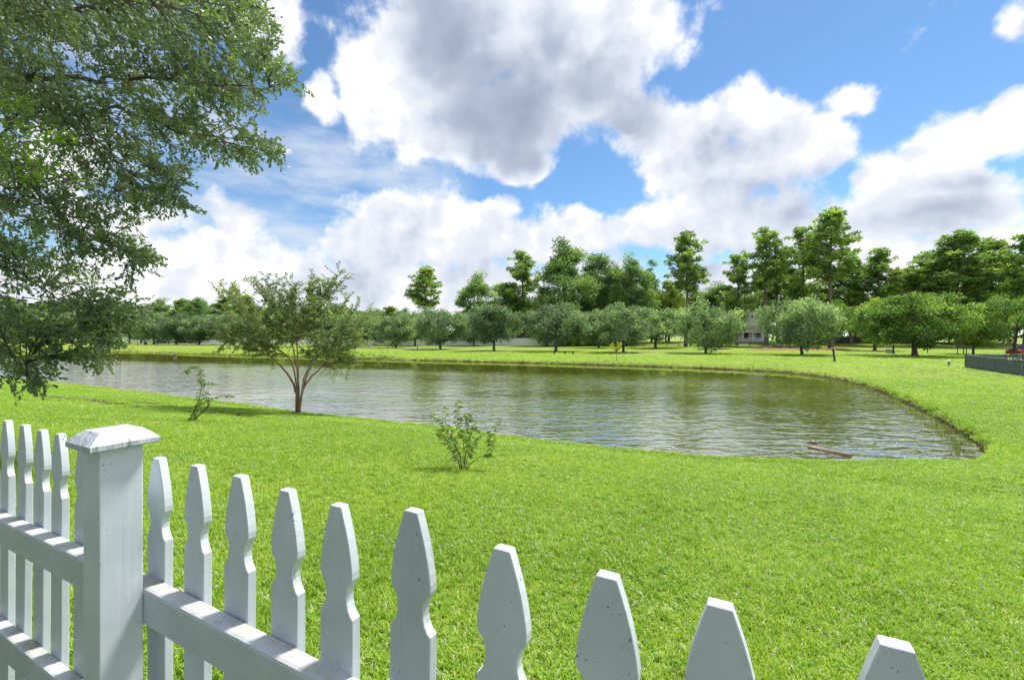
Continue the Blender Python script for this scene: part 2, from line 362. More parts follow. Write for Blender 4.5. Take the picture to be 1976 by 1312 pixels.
def lawn_mat():
    m, nt, N, L, b = new_mat('lawn')
    big = nz(N, L, 0.16, 4, 0.55); mid = nz(N, L, 1.5, 6, 0.7); fine = nz(N, L, 22, 6, 0.75)
    streak = nz(N, L, 1.0, 5, 0.65, mul=(0.5, 2.3, 1))
    s = N.new('ShaderNodeMath'); s.operation = 'MULTIPLY_ADD'; L.new(big, s.inputs[0]); s.inputs[1].default_value = 0.6
    s2 = N.new('ShaderNodeMath'); s2.operation = 'MULTIPLY_ADD'; L.new(mid, s2.inputs[0]); s2.inputs[1].default_value = 0.35
    s3 = N.new('ShaderNodeMath'); s3.operation = 'MULTIPLY_ADD'; L.new(fine, s3.inputs[0]); s3.inputs[1].default_value = 0.75
    s4 = N.new('ShaderNodeMath'); s4.operation = 'MULTIPLY_ADD'; L.new(streak, s4.inputs[0]); s4.inputs[1].default_value = 0.45; s4.inputs[2].default_value = -0.57
    L.new(s4.outputs[0], s3.inputs[2]); L.new(s3.outputs[0], s2.inputs[2]); L.new(s2.outputs[0], s.inputs[2])
    c = ramp(N, L, s.outputs[0], [(0.18, (0.070, 0.130, 0.018)), (0.40, (0.155, 0.230, 0.030)), (0.58, (0.235, 0.31, 0.042)), (0.80, (0.33, 0.375, 0.07)), (1.0, (0.38, 0.37, 0.14))])
    # soil by the water and under it
    a = N.new('ShaderNodeAttribute'); a.attribute_name = 'var'
    soil = ramp(N, L, nz(N, L, 6, 6, 0.7), [(0.3, (0.022, 0.019, 0.010)), (0.7, (0.085, 0.068, 0.036))])
    ad = N.new('ShaderNodeMath'); ad.operation = 'ADD'; L.new(a.outputs['Fac'], ad.inputs[0]); 
    m2 = N.new('ShaderNodeMath'); m2.operation = 'MULTIPLY_ADD'; L.new(mid, m2.inputs[0]); m2.inputs[1].default_value = 0.9; m2.inputs[2].default_value = -0.45
    L.new(m2.outputs[0], ad.inputs[1])
    mr = N.new('ShaderNodeMapRange'); L.new(ad.outputs[0], mr.inputs[0]); mr.inputs[1].default_value = 0.42; mr.inputs[2].default_value = 0.62
    c = mixc(N, L, mr.outputs[0], c, soil)
    L.new(c, b.inputs['Base Color']); b.inputs['Roughness'].default_value = 0.85; b.inputs['Specular IOR Level'].default_value = 0.15
    hh = N.new('ShaderNodeMath'); hh.operation = 'ADD'; L.new(fine, hh.inputs[0]); L.new(mid, hh.inputs[1])
    bump(N, L, hh.outputs[0], 0.9, 0.09, b)
    return m
M['lawn'] = lawn_mat()

def water_mat():
    m, nt, N, L, b = new_mat('pond_water')
    murk = ramp(N, L, nz(N, L, 0.12, 4), [(0.3, (0.120, 0.130, 0.010)), (0.7, (0.160, 0.170, 0.016))])
    L.new(murk, b.inputs['Base Color']); b.inputs['Roughness'].default_value = 0.035; b.inputs['IOR'].default_value = 1.333
    w1 = nz(N, L, 3.2, 3, 0.5, mul=(0.65, 1.25, 1), dist=0.3); w2 = nz(N, L, 1.1, 2, 0.5, mul=(0.6, 1.3, 1), dist=0.4)
    wind = nz(N, L, 0.085, 3, 0.55, mul=(0.6, 1.3, 1))
    s = N.new('ShaderNodeMath'); s.operation = 'MULTIPLY_ADD'; L.new(w2, s.inputs[0]); s.inputs[1].default_value = 1.3; L.new(w1, s.inputs[2])
    # wind reaches the open middle, the lee of the far bank lies calm
    t = N.new('ShaderNodeTexCoord'); sp = N.new('ShaderNodeSeparateXYZ'); L.new(t.outputs['Object'], sp.inputs[0])
    ln = N.new('ShaderNodeMath'); ln.operation = 'MULTIPLY_ADD'; L.new(sp.outputs[0], ln.inputs[0]); ln.inputs[1].default_value = 0.36; L.new(sp.outputs[1], ln.inputs[2])
    wob = N.new('ShaderNodeMath'); wob.operation = 'MULTIPLY_ADD'; L.new(wind, wob.inputs[0]); wob.inputs[1].default_value = 16; L.new(ln.outputs[0], wob.inputs[2])
    lee = N.new('ShaderNodeMapRange'); L.new(wob.outputs[0], lee.inputs[0]); lee.inputs[1].default_value = 36; lee.inputs[2].default_value = 41; lee.inputs[3].default_value = 1; lee.inputs[4].default_value = 0.012
    gust = N.new('ShaderNodeMapRange'); L.new(wind, gust.inputs[0]); gust.inputs[1].default_value = 0.35; gust.inputs[2].default_value = 0.6; gust.inputs[3].default_value = 0.14; gust.inputs[4].default_value = 1.0
    k = N.new('ShaderNodeMath'); k.operation = 'MULTIPLY'; L.new(lee.outputs[0], k.inputs[0]); L.new(gust.outputs[0], k.inputs[1])
    k2 = N.new('ShaderNodeMath'); k2.operation = 'MULTIPLY'; L.new(k.outputs[0], k2.inputs[0]); k2.inputs[1].default_value = 0.44
    bn = bump(N, L, s.outputs[0], 0.3, 0.12, b); L.new(k2.outputs[0], bn.inputs['Strength'])
    gl = N.new('ShaderNodeBsdfGlossy'); gl.inputs['Roughness'].default_value = 0.03; L.new(bn.outputs[0], gl.inputs['Normal'])
    df = N.new('ShaderNodeBsdfDiffuse'); L.new(murk, df.inputs[0])
    fr = N.new('ShaderNodeFresnel'); fr.inputs[0].default_value = 1.42; L.new(bn.outputs[0], fr.inputs['Normal'])
    fm = N.new('ShaderNodeMapRange'); L.new(fr.outputs[0], fm.inputs[0]); fm.inputs[1].default_value = 0.03; fm.inputs[2].default_value = 0.6; fm.inputs[3].default_value = 0.70; fm.inputs[4].default_value = 0.84
    mx = N.new('ShaderNodeMixShader'); L.new(fm.outputs[0], mx.inputs[0]); L.new(df.outputs[0], mx.inputs[1]); L.new(gl.outputs[0], mx.inputs[2])
    L.new(mx.outputs[0], N['Material Output'].inputs[0])
    return m
M['water'] = water_mat()
M['path'] = plain('concrete_path', (0.42, 0.40, 0.37), 0.85, 0.12, 1.5, bmp=0.2)
M['road'] = plain('road_surface', (0.36, 0.32, 0.28), 0.9, 0.1, 1.0)
M['mulch'] = plain('red_mulch', (0.22, 0.085, 0.05), 0.95, 0.45, 9, bmp=0.6)
M['soil'] = plain('bare_soil', (0.34, 0.27, 0.20), 0.95, 0.3, 4, bmp=0.4)

# ------------------------------------------------------------------ terrain
def wl(px, py, z): d = (CZ - z) * F / (py - HY); return ((px - CX) / F * d, d)
near = [wl(x, y, 0.17) for x, y in ((95,737),(200,748),(300,760),(440,777),(580,795),(720,810),(845,823),(1000,844),(1100,856),(1200,867),(1300,876),(1400,883),(1500,887),(1600,889),(1700,889),(1800,889),(1870,888))]
far_ = [wl(x, y, 0.0) for x, y in ((1902,882),(1890,862),(1850,835),(1790,800),(1720,766),(1650,742),(1580,727),(1500,718.5),(1350,711),(1200,706),(1050,701.5),(900,698),(800,695.5),(700,692.5),(600,689.5),(440,685),(330,682),(230,679.5))]
left = [(-76, 66), (-84, 58), (-82, 50), (-66, 42), (-47, 33), (-33, 26.8)]
ctrl = np.array(near + far_ + left)
def catmull(P, n=6):
    out = []
    for i in range(len(P)):
        p0, p1, p2, p3 = P[i-1], P[i], P[(i+1) % len(P)], P[(i+2) % len(P)]
        for k in range(n):
            t = k / n
            out.append(0.5*((2*p1)+(-p0+p2)*t+(2*p0-5*p1+4*p2-p3)*t*t+(-p0+3*p1-3*p2+p3)*t**3))
    return np.array(out)
SHORE = catmull(ctrl, 5)
def shore_sd(x, y):
    """signed distance to the water line, positive on land"""
    x = np.asarray(x, float).ravel(); y = np.asarray(y, float).ravel()
    best = np.full(x.shape, 1e9); inside = np.zeros(x.shape, bool)
    A = SHORE; Bp = np.roll(SHORE, -1, 0)
    for (ax, ay), (bx, by) in zip(A, Bp):
        dx, dy = bx-ax, by-ay; t = np.clip(((x-ax)*dx+(y-ay)*dy)/(dx*dx+dy*dy+1e-12), 0, 1)
        best = np.minimum(best, (x-ax-t*dx)**2+(y-ay-t*dy)**2)
        if ay != by:
            c = ((ay > y) != (by > y)) & (x < (bx-ax)*(y-ay)/(by-ay)+ax); inside ^= c
    return np.where(inside, -1, 1)*np.sqrt(best)
def wav(x, y): return 0.5*np.sin(x*1.31+np.sin(y*0.83)*1.7)+0.3*np.sin(y*2.3+x*0.7)+0.2*np.sin(x*3.7-y*2.9)
def sst(v, a, b): t = np.clip((v-a)/(b-a), 0, 1); return t*t*(3-2*t)
def H(x, y, sd=None):
    x = np.asarray(x, float); y = np.asarray(y, float); shp = x.shape
    xf, yf = x.ravel(), y.ravel()
    s = shore_sd(xf, yf) if sd is None else np.asarray(sd).ravel()
    w = xf*ND[0]+yf*ND[1]
    base = np.maximum(0.30, 0.27+0.1037*(8.8-np.clip(w, 0.6, 50)))
    base = base+0.9*sst(yf, 92, 112)*sst(xf, 15, 35)
    base = base+0.018*wav(xf*0.9, yf*0.9)*np.clip(s, 0, 1)
    bank = sst(s+0.05*wav(xf*2.1, yf*2.1), -0.03, 0.26)**0.7
    z = np.where(s > -0.1, np.maximum(base, 0.2)*bank*np.clip(0.75+0.25*sst(s, 0.1, 1.6), 0, 1), 0)
    z = z-np.where(s < 0.02, np.minimum(0.9, 0.5*np.maximum(-s+0.02, 0)+0.02), 0)
    return z.reshape(shp)
def h1(x, y): return float(H(np.array([x]), np.array([y]))[0])
def spacing(cuts):
    out = []
    for a, b, st in cuts: out += list(np.arange(a, b, st))
    return np.array(out+[cuts[-1][1]])
xs = spacing([(-1500,-300,100),(-300,-100,20),(-100,-30,1.0),(-30,-14,0.35),(-14,13,0.2),(13,21,0.28),(21,60,1.2),(60,300,12),(300,1500,100)])
ys = spacing([(-60,-4,4),(-4,7.4,0.4),(7.4,13,0.16),(13,26,0.25),(26,64,0.33),(64,82,0.8),(82,130,3),(130,400,20),(400,2000,100)])
GX, GY = np.meshgrid(xs, ys); sdg = shore_sd(GX, GY); GZ = H(GX, GY, sdg)
nx, ny = len(xs), len(ys); idx = np.arange(nx*ny).reshape(ny, nx)
Fq = np.stack([idx[:-1, :-1], idx[:-1, 1:], idx[1:, 1:], idx[1:, :-1]], -1).reshape(-1, 4)
soilv = np.clip(0.75-sdg/0.22*0.55, 0, 1)
def worn_at(x, y):
    worn = np.zeros(np.shape(x))
    for (px, py, rx, ry) in [(215,778,2.2,.4),(300,775,1.6,.3),(440,790,1.2,.25),(470,796,.9,.2),(110,770,1.2,.3),(890,907,.22,.18)]:
        d = 1.95*F/(py-HY); cx_, cy_ = (px-CX)/F*d, d
        worn = np.maximum(worn, 1-(((x-cx_)*.884-(y-cy_)*.467)/rx)**2-(((x-cx_)*.467+(y-cy_)*.884)/ry)**2)
    return worn
soilv = np.maximum(soilv, np.clip(worn_at(GX.ravel(), GY.ravel())*1.6, 0, .7))
gme = np_mesh('lawn', np.stack([GX.ravel(), GY.ravel(), GZ.ravel()], 1), Fq, soilv, True)
tag(obj('lawn', gme, None, M['lawn']), kind='structure')

# water sheet, a little larger than the shore so that the banks meet it
nn = np.roll(SHORE, -1, 0)-np.roll(SHORE, 1, 0); nn = np.stack([nn[:, 1], -nn[:, 0]], 1); nn /= np.linalg.norm(nn, axis=1)[:, None]
if (shore_sd(*(SHORE+nn*0.05).T) < 0).mean() > 0.5: nn = -nn
wm = MB(); wp = SHORE+nn*0.5; wm.add([(x, y, 0.0) for x, y in wp], [tuple(range(len(wp)))])
wme = wm.mesh('pond', M['water'])
if wme.polygons[0].normal.z < 0: wme.flip_normals()
tag(obj('pond_water', wme), kind='structure')

def strip(name, pts, width, mat, lift=0.02, thick=0.0):
    P = [Vector(p) for p in pts]; dense = []
    for i in range(len(P)-1):
        n = max(2, int((P[i+1]-P[i]).length/1.5))
        for k in range(n): dense.append(P[i].lerp(P[i+1], k/n))
    dense.append(P[-1]); v = []; f = []
    for i, p in enumerate(dense):
        t = (dense[min(i+1, len(dense)-1)]-dense[max(i-1, 0)]).normalized(); nrm = Vector((-t.y, t.x))
        for s in (-1, 0, 1):
            q = p+nrm*(s*width/2); v.append((q.x, q.y, h1(q.x, q.y)+lift))
    for i in range(len(dense)-1):
        for s in (0, 1): f.append((3*i+s, 3*i+s+1, 3*i+s+4, 3*i+s+3))
    me = bpy.data.meshes.new(name); me.from_pydata(v, [], f); me.update()
    if me.polygons[0].normal.z < 0: me.flip_normals()
    return tag(obj(name, me, None, mat), kind='structure')
def gp(px, py, z=0.3): d = (CZ-z)*F/(py-HY); return ((px-CX)/F*d, d)
strip('footpath', [gp(230, 663.4), gp(300, 664.2), gp(434, 665.6), gp(600, 668.2), gp(740, 671.6), gp(850, 674.6), gp(955, 677), gp(1072, 678.9), gp(1203, 681.3), gp(1345, 684)], 1.7, M['path'], 0.03)
strip('street', [(18, 128), (70, 122), (112, 108), (150, 96)], 5.0, M['road'], 0.03)
strip('footpath', [gp(1470, 672.5), gp(1560, 670.5), (60, 104), (69, 116)], 1.6, M['path'], 0.035)
def patch(name, cx, cy, rx, ry, mat, lift, seed, dome=0.0):
    r = random.Random(seed); n = 28; v = [(cx, cy, h1(cx, cy)+lift+dome)]; f = []
    k = [r.uniform(0.75, 1.15) for _ in range(n)]
    for ring, q in ((0.55, 0.8), (1.0, 0.0)):
        for i in range(n):
            a = 2*math.pi*i/n; kk = (k[i]+k[i-1])/2
            x, y = cx+rx*ring*kk*math.cos(a), cy+ry*ring*kk*math.sin(a); v.append((x, y, h1(x, y)+lift*(0.25 if q == 0 else 1)+dome*q))
    for i in range(n):
        j = (i+1) % n; f.append((0, 1+i, 1+j)); f.append((1+i, 1+n+i, 1+n+j, 1+j))
    me = bpy.data.meshes.new(name); me.from_pydata(v, [], f); me.update()
    return tag(obj(name, me, None, mat), kind='structure')
for i, (px, py, rx, ry) in enumerate([(1235,684,3.2,.9),(1290,686,2.2,.5),(1330,686.5,1.3,.35),(1345,690,1.2,.25)]):
    x, y = gp(px, py); patch('bare_soil', x, y, rx, ry, M['soil'], 0.03, i)
x, y = gp(1540, 674.6); patch('mulch_bed', x, y, 9.5, 4.2, M['mulch'], 0.05, 40, 0.25)
for i, (px, py, rr) in enumerate([(1390,673.5,2.0),(1265,672.5,1.8),(1688,677.6,2.2),(1155,672,1.4)]):
    x, y = gp(px, py); patch('mulch_bed', x, y, rr, rr*0.9, M['mulch'], 0.04, 50+i, 0.1)

# ------------------------------------------------------------------ white picket fence
TH = -math.atan2(ND[0], ND[1])
def rr(px): u = (px-CX)/F; return (ND[0]-ND[1]*u)/(ND[1]+ND[0]*u)
WP = 0.601; GZF = 1.12
fence = empty('picket_fence', (0, 0, GZF), TH, 'white painted wooden picket fence with gothic picket tops and one capped post', 'fence')
def zl(z): return z-GZF
half = [(1.40,0),(2.05,1.9),(2.70,3.9),(3.30,6.0),(3.80,8.2),(4.18,10.3),(4.38,12.0),(4.36,13.3),(4.10,14.0),(3.45,14.7),(2.98,15.6),(2.78,16.7),(2.82,17.9),(3.12,19.1),(3.70,20.1),(4.45,20.8)]
def picket_mesh(name, top, bottom, thick, jit):
    r = random.Random(jit); k = r.uniform(0.97, 1.03)
    hp = [(x/100*k, z/100) for x, z in half]
    left_ = [(-x, top-z) for x, z in hp]; right_ = [(x, top-z) for x, z in hp]
    prof = [(-0.0445, bottom)]+left_[::-1]+right_+[(0.0445, bottom)]
    n = len(prof); mb = MB(); v = []
    for yy in (0, thick):
        for px_, pz in prof: v.append((px_, yy, pz))
    # front and back as strips so that the concave outline fills cleanly
    f = []
    for o, flip in ((0, False), (n, True)):
        for i in range(n//2-1):
            a, b_, c, d = i, i+1, n-2-i, n-1-i
            q = (o+a, o+d, o+c, o+b_); f.append(q[::-1] if flip else q)
    for i in range(n):
        j = (i+1) % n; f.append((i, j, j+n, i+n))
    mb.add(v, f)
    return mb.mesh(name, M['paint'], False, 0.0012)
tops = [(301,880),(372,897),(449,915),(545,942),(650,968),(783,982),(957,1050),(1166,1098),(1391,1158),(1751,1237)]
sl_ = [(WP*rr(x), None) for x, y in tops]
sl_ = [s for s, _ in sl_]
sl_ += [sl_[-1]-0.167*k for k in range(1, 6)]
sl_ += [1.545, 1.70, 1.862]+[WP*rr(x) for x in (106, 71, 36, 6)]+[2.53+0.166*k for k in range(1, 12)]
ztops = [2.179, 2.181, 2.182, 2.178, 2.176, 2.194, 2.168, 2.172, 2.171, 2.171]
rnd = random.Random(3)
for i, s in enumerate(sl_):
    me = picket_mesh('picket', zl(ztops[i] if i < 10 else 2.175+rnd.uniform(-0.003, 0.003)), zl(1.14), 0.0195, i)
    p = obj('picket', me, fence); p.location = (-s, WP+rnd.uniform(0, 0.0015), 0); p.rotation_euler = (rnd.uniform(-.006, .006), rnd.uniform(-.008, .008), rnd.uniform(-.012, .012))
    if i == 5: p.data.materials[0] = M['paint_split']; p["label"] = "cracked picket with a long split down its face"
SPOST = 0.475*rr(191.5); APOST = 0.0875
def rail(x0, x1, z0, z1):
    a, b = WP-0.039, WP-0.001; h = 0.089; v = []
    for x, z in ((x0, z0), (x1, z1)): v += [(x, a, zl(z)-h), (x, b, zl(z)-h), (x, b, zl(z)), (x, a+.008, zl(z)), (x, a+.002, zl(z)-.003), (x, a, zl(z)-.009)]
    n = 6; f = [tuple(range(n)), tuple(range(2*n-1, n-1, -1))]+[((i+1) % n, i, i+n, (i+1) % n+n) for i in range(n)]
    me = MB().add(v, f).mesh('rail', M['paint_rail']); me.polygons[0].use_smooth = False
    return obj('rail', me, fence)
jx = -(SPOST+APOST/2)
for z, k in ((1.864, .029), (1.450, .022)):
    rail(jx+0.0008, 1.2, z, z-.002); rail(-4.5, jx-0.0008, z-k*(4.5+jx), z)
mb = MB().box(-(SPOST+APOST), -SPOST, 0.475, 0.475+APOST-0.001, zl(1.05), zl(2.232))
post = obj('post', mb.mesh('post', M['paint'], False, 0.002), fence)
def cap_mesh():
    c = -(SPOST+APOST/2); yc = 0.475+APOST/2; a = 0.069; b_ = 0.042; z0, z1, z2 = zl(2.232), zl(2.246), zl(2.272); v = []; f = []
    r = random.Random(5); n = 10
    def ring(hw, z, j):
        out = []
        for sx, sy, ex, ey in ((-1,-1,1,0),(1,-1,0,1),(1,1,-1,0),(-1,1,0,-1)):
            for k in range(n):
                t = 2*k/n; out.append((c+hw*(sx+ex*t)+r.uniform(-j, j), yc+hw*(sy+ey*t)+r.uniform(-j, j), z+r.uniform(-j, j)))
        return out
    rings = [ring(a-0.003, z0, 0), ring(a, z0+0.003, 0.0005), ring(a, z1, 0.0007), ring((a+b_)/2, (z1+z2)/2+0.001, 0.0002), ring(b_, z2, 0.0002)]
    for q in rings: v += q
    m = 4*n
    for i in range(len(rings)-1):
        for k in range(m):
            j = (k+1) % m; f.append((i*m+k, i*m+j, (i+1)*m+j, (i+1)*m+k))
    f.append(tuple(range(m))[::-1]); f.append(tuple(range(4*m, 5*m)))
    return MB().add(v, f).mesh('cap', M['paint_old'])
obj('cap', cap_mesh(), post)

# ------------------------------------------------------------------ leaves
def leaves(P, D, Nn, ln, wd, fold=0.18, wide=0.6):
    """one folded leaf per row: base P, direction D, face normal Nn; two triangles each"""
    D = D/np.linalg.norm(D, axis=1)[:, None]
    S = np.cross(D, Nn); S /= np.linalg.norm(S, axis=1)[:, None]+1e-9
    U = np.cross(S, D); ln = np.asarray(ln)[:, None]; wd = np.asarray(wd)[:, None]
    tip = P+D*ln-U*ln*0.08; mid = P+D*ln*wide
    V = np.stack([P, mid+S*wd/2+U*wd*fold, tip, mid-S*wd/2+U*wd*fold], 1).reshape(-1, 3)
    b = np.arange(len(P))*4
    Fc = np.stack([np.stack([b, b+1, b+2], 1), np.stack([b, b+2, b+3], 1)], 1).reshape(-1, 3)
    return V, Fc
def rep(v): return np.repeat(v, 4)
def unit(n): v = rng.normal(size=(n, 3)); return v/np.linalg.norm(v, axis=1)[:, None]

# ------------------------------------------------------------------ tree kinds (shared meshes)
def limb(mb, a, b, r0, r1, bend, r, n=5, sides=6):
    a, b = Vector(a), Vector(b); off = Vector((r.uniform(-1, 1), r.uniform(-1, 1), r.uniform(-.3, .6)))*bend
    pts = [a.lerp(b, t)+off*math.sin(math.pi*t) for t in [i/n for i in range(n+1)]]
    mb.tube(pts, [r0+(r1-r0)*i/n for i in range(n+1)], sides); return pts
def broad_tree(seed, Ht, bole, rx, rz_lo, clumps, per, leaf, trunk_r, mat, bk, flat=0.62, spire=0.0, clump_r=1.0):
    """rounded tree: trunk, limbs to leaf clumps, leaves spread through the clumps"""
    r = random.Random(seed); g = np.random.default_rng(seed)
    cz = (Ht+rz_lo)/2; rzz = (Ht-rz_lo)/2; cen = []
    while len(cen) < clumps:
        d = g.normal(size=3); d /= np.linalg.norm(d); rad = g.uniform(0.15, 1.0)**0.45
        p = d*rad*np.array([rx, rx, rzz])*(1+0.14*math.sin(3*math.atan2(d[1], d[0])+seed))
        t = (p[2]+rzz)/(2*rzz)
        if spire: p[:2] *= (1-spire*max(0, t-0.3))
        else: p[:2] *= (1.0 if t > 0.25 else 0.7+1.2*t)
        cen.append(p+np.array([0, 0, cz]))
    cen = np.array(cen)
    mb = MB(); base_r = trunk_r
    top = Vector((r.uniform(-.2, .2), r.uniform(-.2, .2), bole))
    mb.tube([(0, 0, -0.35), (0, 0, 0.0), (top.x*.3, top.y*.3, 0.35), (top.x*.6, top.y*.6, bole*.6), top], [base_r*1.7, base_r*1.45, base_r*1.08, base_r*.95, base_r*.9], 9)
    lead = limb(mb, top, (top.x*2, top.y*2, Ht*0.86), base_r*.85, base_r*.15, 0.3, r, 6, 7)
    pick = sorted(range(clumps), key=lambda i: cen[i][2])
    for i in pick[::max(1, clumps//26)]:
        c = Vector(cen[i]); hfrac = max(0.0, min(0.8, (c.z-bole)/(Ht-bole)*0.75))
        a = lead[int(hfrac*6)] if c.z > bole+1.0 else top
        limb(mb, a, c, base_r*.42*(1-hfrac*.6), base_r*.07, 0.35, r, 4, 5)
    rad = g.uniform(0.75, 1.3, clumps)*clump_r
    ci = np.repeat(np.arange(clumps), per); n = len(ci)
    off = g.normal(size=(n, 3)); off /= np.linalg.norm(off, axis=1)[:, None]; off *= (g.uniform(0, 1, n)**0.5)[:, None]
    P = cen[ci]+off*rad[ci][:, None]*np.array([1, 1, flat])
    out = P-np.array([0, 0, cz-rzz*0.4]); out /= np.linalg.norm(out, axis=1)[:, None]
    D = g.normal(size=(n, 3))*0.8+out*0.7+off*0.5; Nn = g.normal(size=(n, 3))*0.8+out*0.6+np.array([0, 0, 0.45])
    V, Fc = leaves(P, D, Nn, leaf*g.uniform(0.7, 1.35, n), leaf*0.62*g.uniform(0.7, 1.3, n))
    var = np.clip(g.normal(0.46, 0.20, clumps)[ci]+g.normal(0, 0.20, n), 0, 1)
    return dict(trunk=mb.mesh('trunk', bk, True), crown=np_mat(np_mesh('crown', V, Fc, rep(var)), mat))
def np_mat(me, m): me.materials.append(m); return me
def pine_tree(seed, Ht, start, spread, mat, dens=1.0, gap=0.0):
    r = random.Random(seed); g = np.random.default_rng(seed); mb = MB()
    lean = Vector((r.uniform(-.5, .5), r.uniform(-.5, .5), 0))
    tp = [lean*t*t+Vector((0.12*math.sin(t*7+seed), 0.1*math.cos(t*6), Ht*t)) for t in [i/10 for i in range(11)]]
    mb.tube([tp[0]+Vector((0, 0, -.35))]+tp, [0.42]+[0.36*(1-0.86*i/10) for i in range(11)], 9)
    cen = []; cr = []
    z = start*Ht
    while z < Ht*0.985:
        t = (z/Ht-start)/(1-start); prof = (0.55+0.45*math.sin(math.pi*min(1, t*1.25)))*(1-t**2.2*0.62)
        k = z/Ht*10; i = int(k); c = tp[min(i, 9)].lerp(tp[min(i+1, 10)], k-i)
        for b_ in range(r.choice((2, 3, 3, 4))):
            if r.random() < gap: continue
            a = r.uniform(0, 2*math.pi); ln = spread*prof*r.uniform(0.55, 1.2); rise = r.uniform(-.15, .35)+0.55*t
            e = c+Vector((math.cos(a)*ln, math.sin(a)*ln, rise*ln))
            bp = limb(mb, c, e, 0.10*(1-t*.6), 0.025, 0.3, r, 4, 4)
            for q in range(max(3, int(ln*1.9*dens))):
                s = r.uniform(0.3, 1.05); j = min(3, int(s*4)); p = bp[j].lerp(bp[j+1], min(1.2, s*4-j))
                cen.append((p.x+r.gauss(0, .42), p.y+r.gauss(0, .42), p.z+r.gauss(0.25, .30))); cr.append(r.uniform(.6, 1.0))
        z += r.uniform(0.38, 0.75)
    cen = np.array(cen); cr = np.array(cr); per = 34; ci = np.repeat(np.arange(len(cen)), per); n = len(ci)
    D = g.normal(size=(n, 3)); D[:, 2] = D[:, 2]*0.8+0.35; D /= np.linalg.norm(D, axis=1)[:, None]
    P = cen[ci]+D*(cr[ci]*g.uniform(0.0, 0.4, n))[:, None]
    V, Fc = leaves(P, D, g.normal(size=(n, 3)), cr[ci]*g.uniform(.5, .85, n), np.full(n, 0.22)*g.uniform(.7, 1.3, n), 0.1, 0.55)
    var = np.clip(g.normal(0.46, 0.24, len(cen))[ci]+g.normal(0, 0.16, n), 0, 1)
    return dict(trunk=mb.mesh('trunk', M['pine_bark'], True), crown=np_mat(np_mesh('crown', V, Fc, rep(var)), mat))
KIND = {}
for k in range(5):
    KIND['oak%d' % k] = broad_tree(11+k, 7.6, 1.55, 5.0+0.35*(k-2), 1.05, 74+6*k, 150, 0.33, 0.21, M['oak_leaf'], M['bark'], 0.75, clump_r=1.1)
KIND['wide'] = broad_tree(31, 7.4, 1.5, 6.6, 1.35, 96, 170, 0.32, 0.30, M['oak_leaf_bright'], M['bark'], 0.5, clump_r=1.15)
KIND['bright0'] = broad_tree(32, 7.4, 1.5, 5.0, 1.5, 80, 190, 0.24, 0.22, M['oak_leaf_bright'], M['bark'], 0.6)
KIND['lime0'] = broad_tree(33, 8, 1.4, 4.2, 1.2, 70, 170, 0.26, 0.16, M['lime_leaf'], M['bark'], 0.7)
for k in range(4):
    KIND['tall%d' % k] = broad_tree(41+k, 20, 4.0, 5.2, 2.2, 120, 170, 0.36, 0.30, M['wood_leaf'], M['bark'], 0.8, 0.62, 1.25)
KIND['slim'] = broad_tree(47, 18, 6.0, 2.0, 4.5, 60, 90, 0.34, 0.18, M['wood_leaf'], M['bark'], 0.8, 0.6, 0.8)
KIND['bush'] = broad_tree(48, 3.2, 0.5, 2.4, 0.1, 44, 120, 0.20, 0.07, M['wood_leaf'], M['bark'], 0.8, clump_r=0.7)
KIND['pale_bush'] = broad_tree(49, 1.2, 0.2, 1.1, 0.05, 20, 70, 0.13, 0.03, M['lime_leaf'], M['bark'], 0.8, clump_r=0.35)
KIND['pine0'] = pine_tree(61, 24, 0.50, 4.3, M['pine_needle'])
KIND['pine1'] = pine_tree(62, 24, 0.42, 5.0, M['pine_needle'], 1.15)
KIND['pine2'] = pine_tree(63, 24, 0.38, 4.6, M['pine_needle'], 0.9, 0.15)
KIND['pine3'] = pine_tree(64, 24, 0.30, 5.2, M['pine_needle'], 1.25)
HTS = dict(wide=7.4, bright0=7.4, lime0=8, slim=18, bush=3.2, pale_bush=1.2)
RXS = dict(wide=7.2, bright0=5.6, lime0=4.5, slim=2.3, bush=2.6, pale_bush=1.2)
def kdim(k):
    if k.startswith('oak'): return 8.1, 5.55+0.35*(int(k[3])-2)
    if k.startswith('tall'): return 20.3, 5.0
    if k.startswith('pine'): return 24.3, 4.6 if k in ('pine0', 'pine2') else 5.2
    return HTS[k], RXS[k]
def tree(name, kind, px, d, top, hw, label, group=None, cat='tree', rot=None, yscale=None):
    """stands on the ground in the direction of column px at d metres; top = row of its tip, hw = half its crown width in px"""
    x = (px-CX)/F*d; z = h1(x, d); ht = CZ+(HY-top)/F*d-z; w = hw/F*d; kh, kw = kdim(kind)
    t = empty(name, (x, d, z), rng.uniform(0, 6.28) if rot is None else rot, label, cat, group)
    t.scale = (w/kw, w/kw, ht/kh)
    for part in ('trunk', 'crown'): obj(part, KIND[kind][part], t)
    return t
def db(py, z=0.3): return (CZ-z)*F/(py-HY)

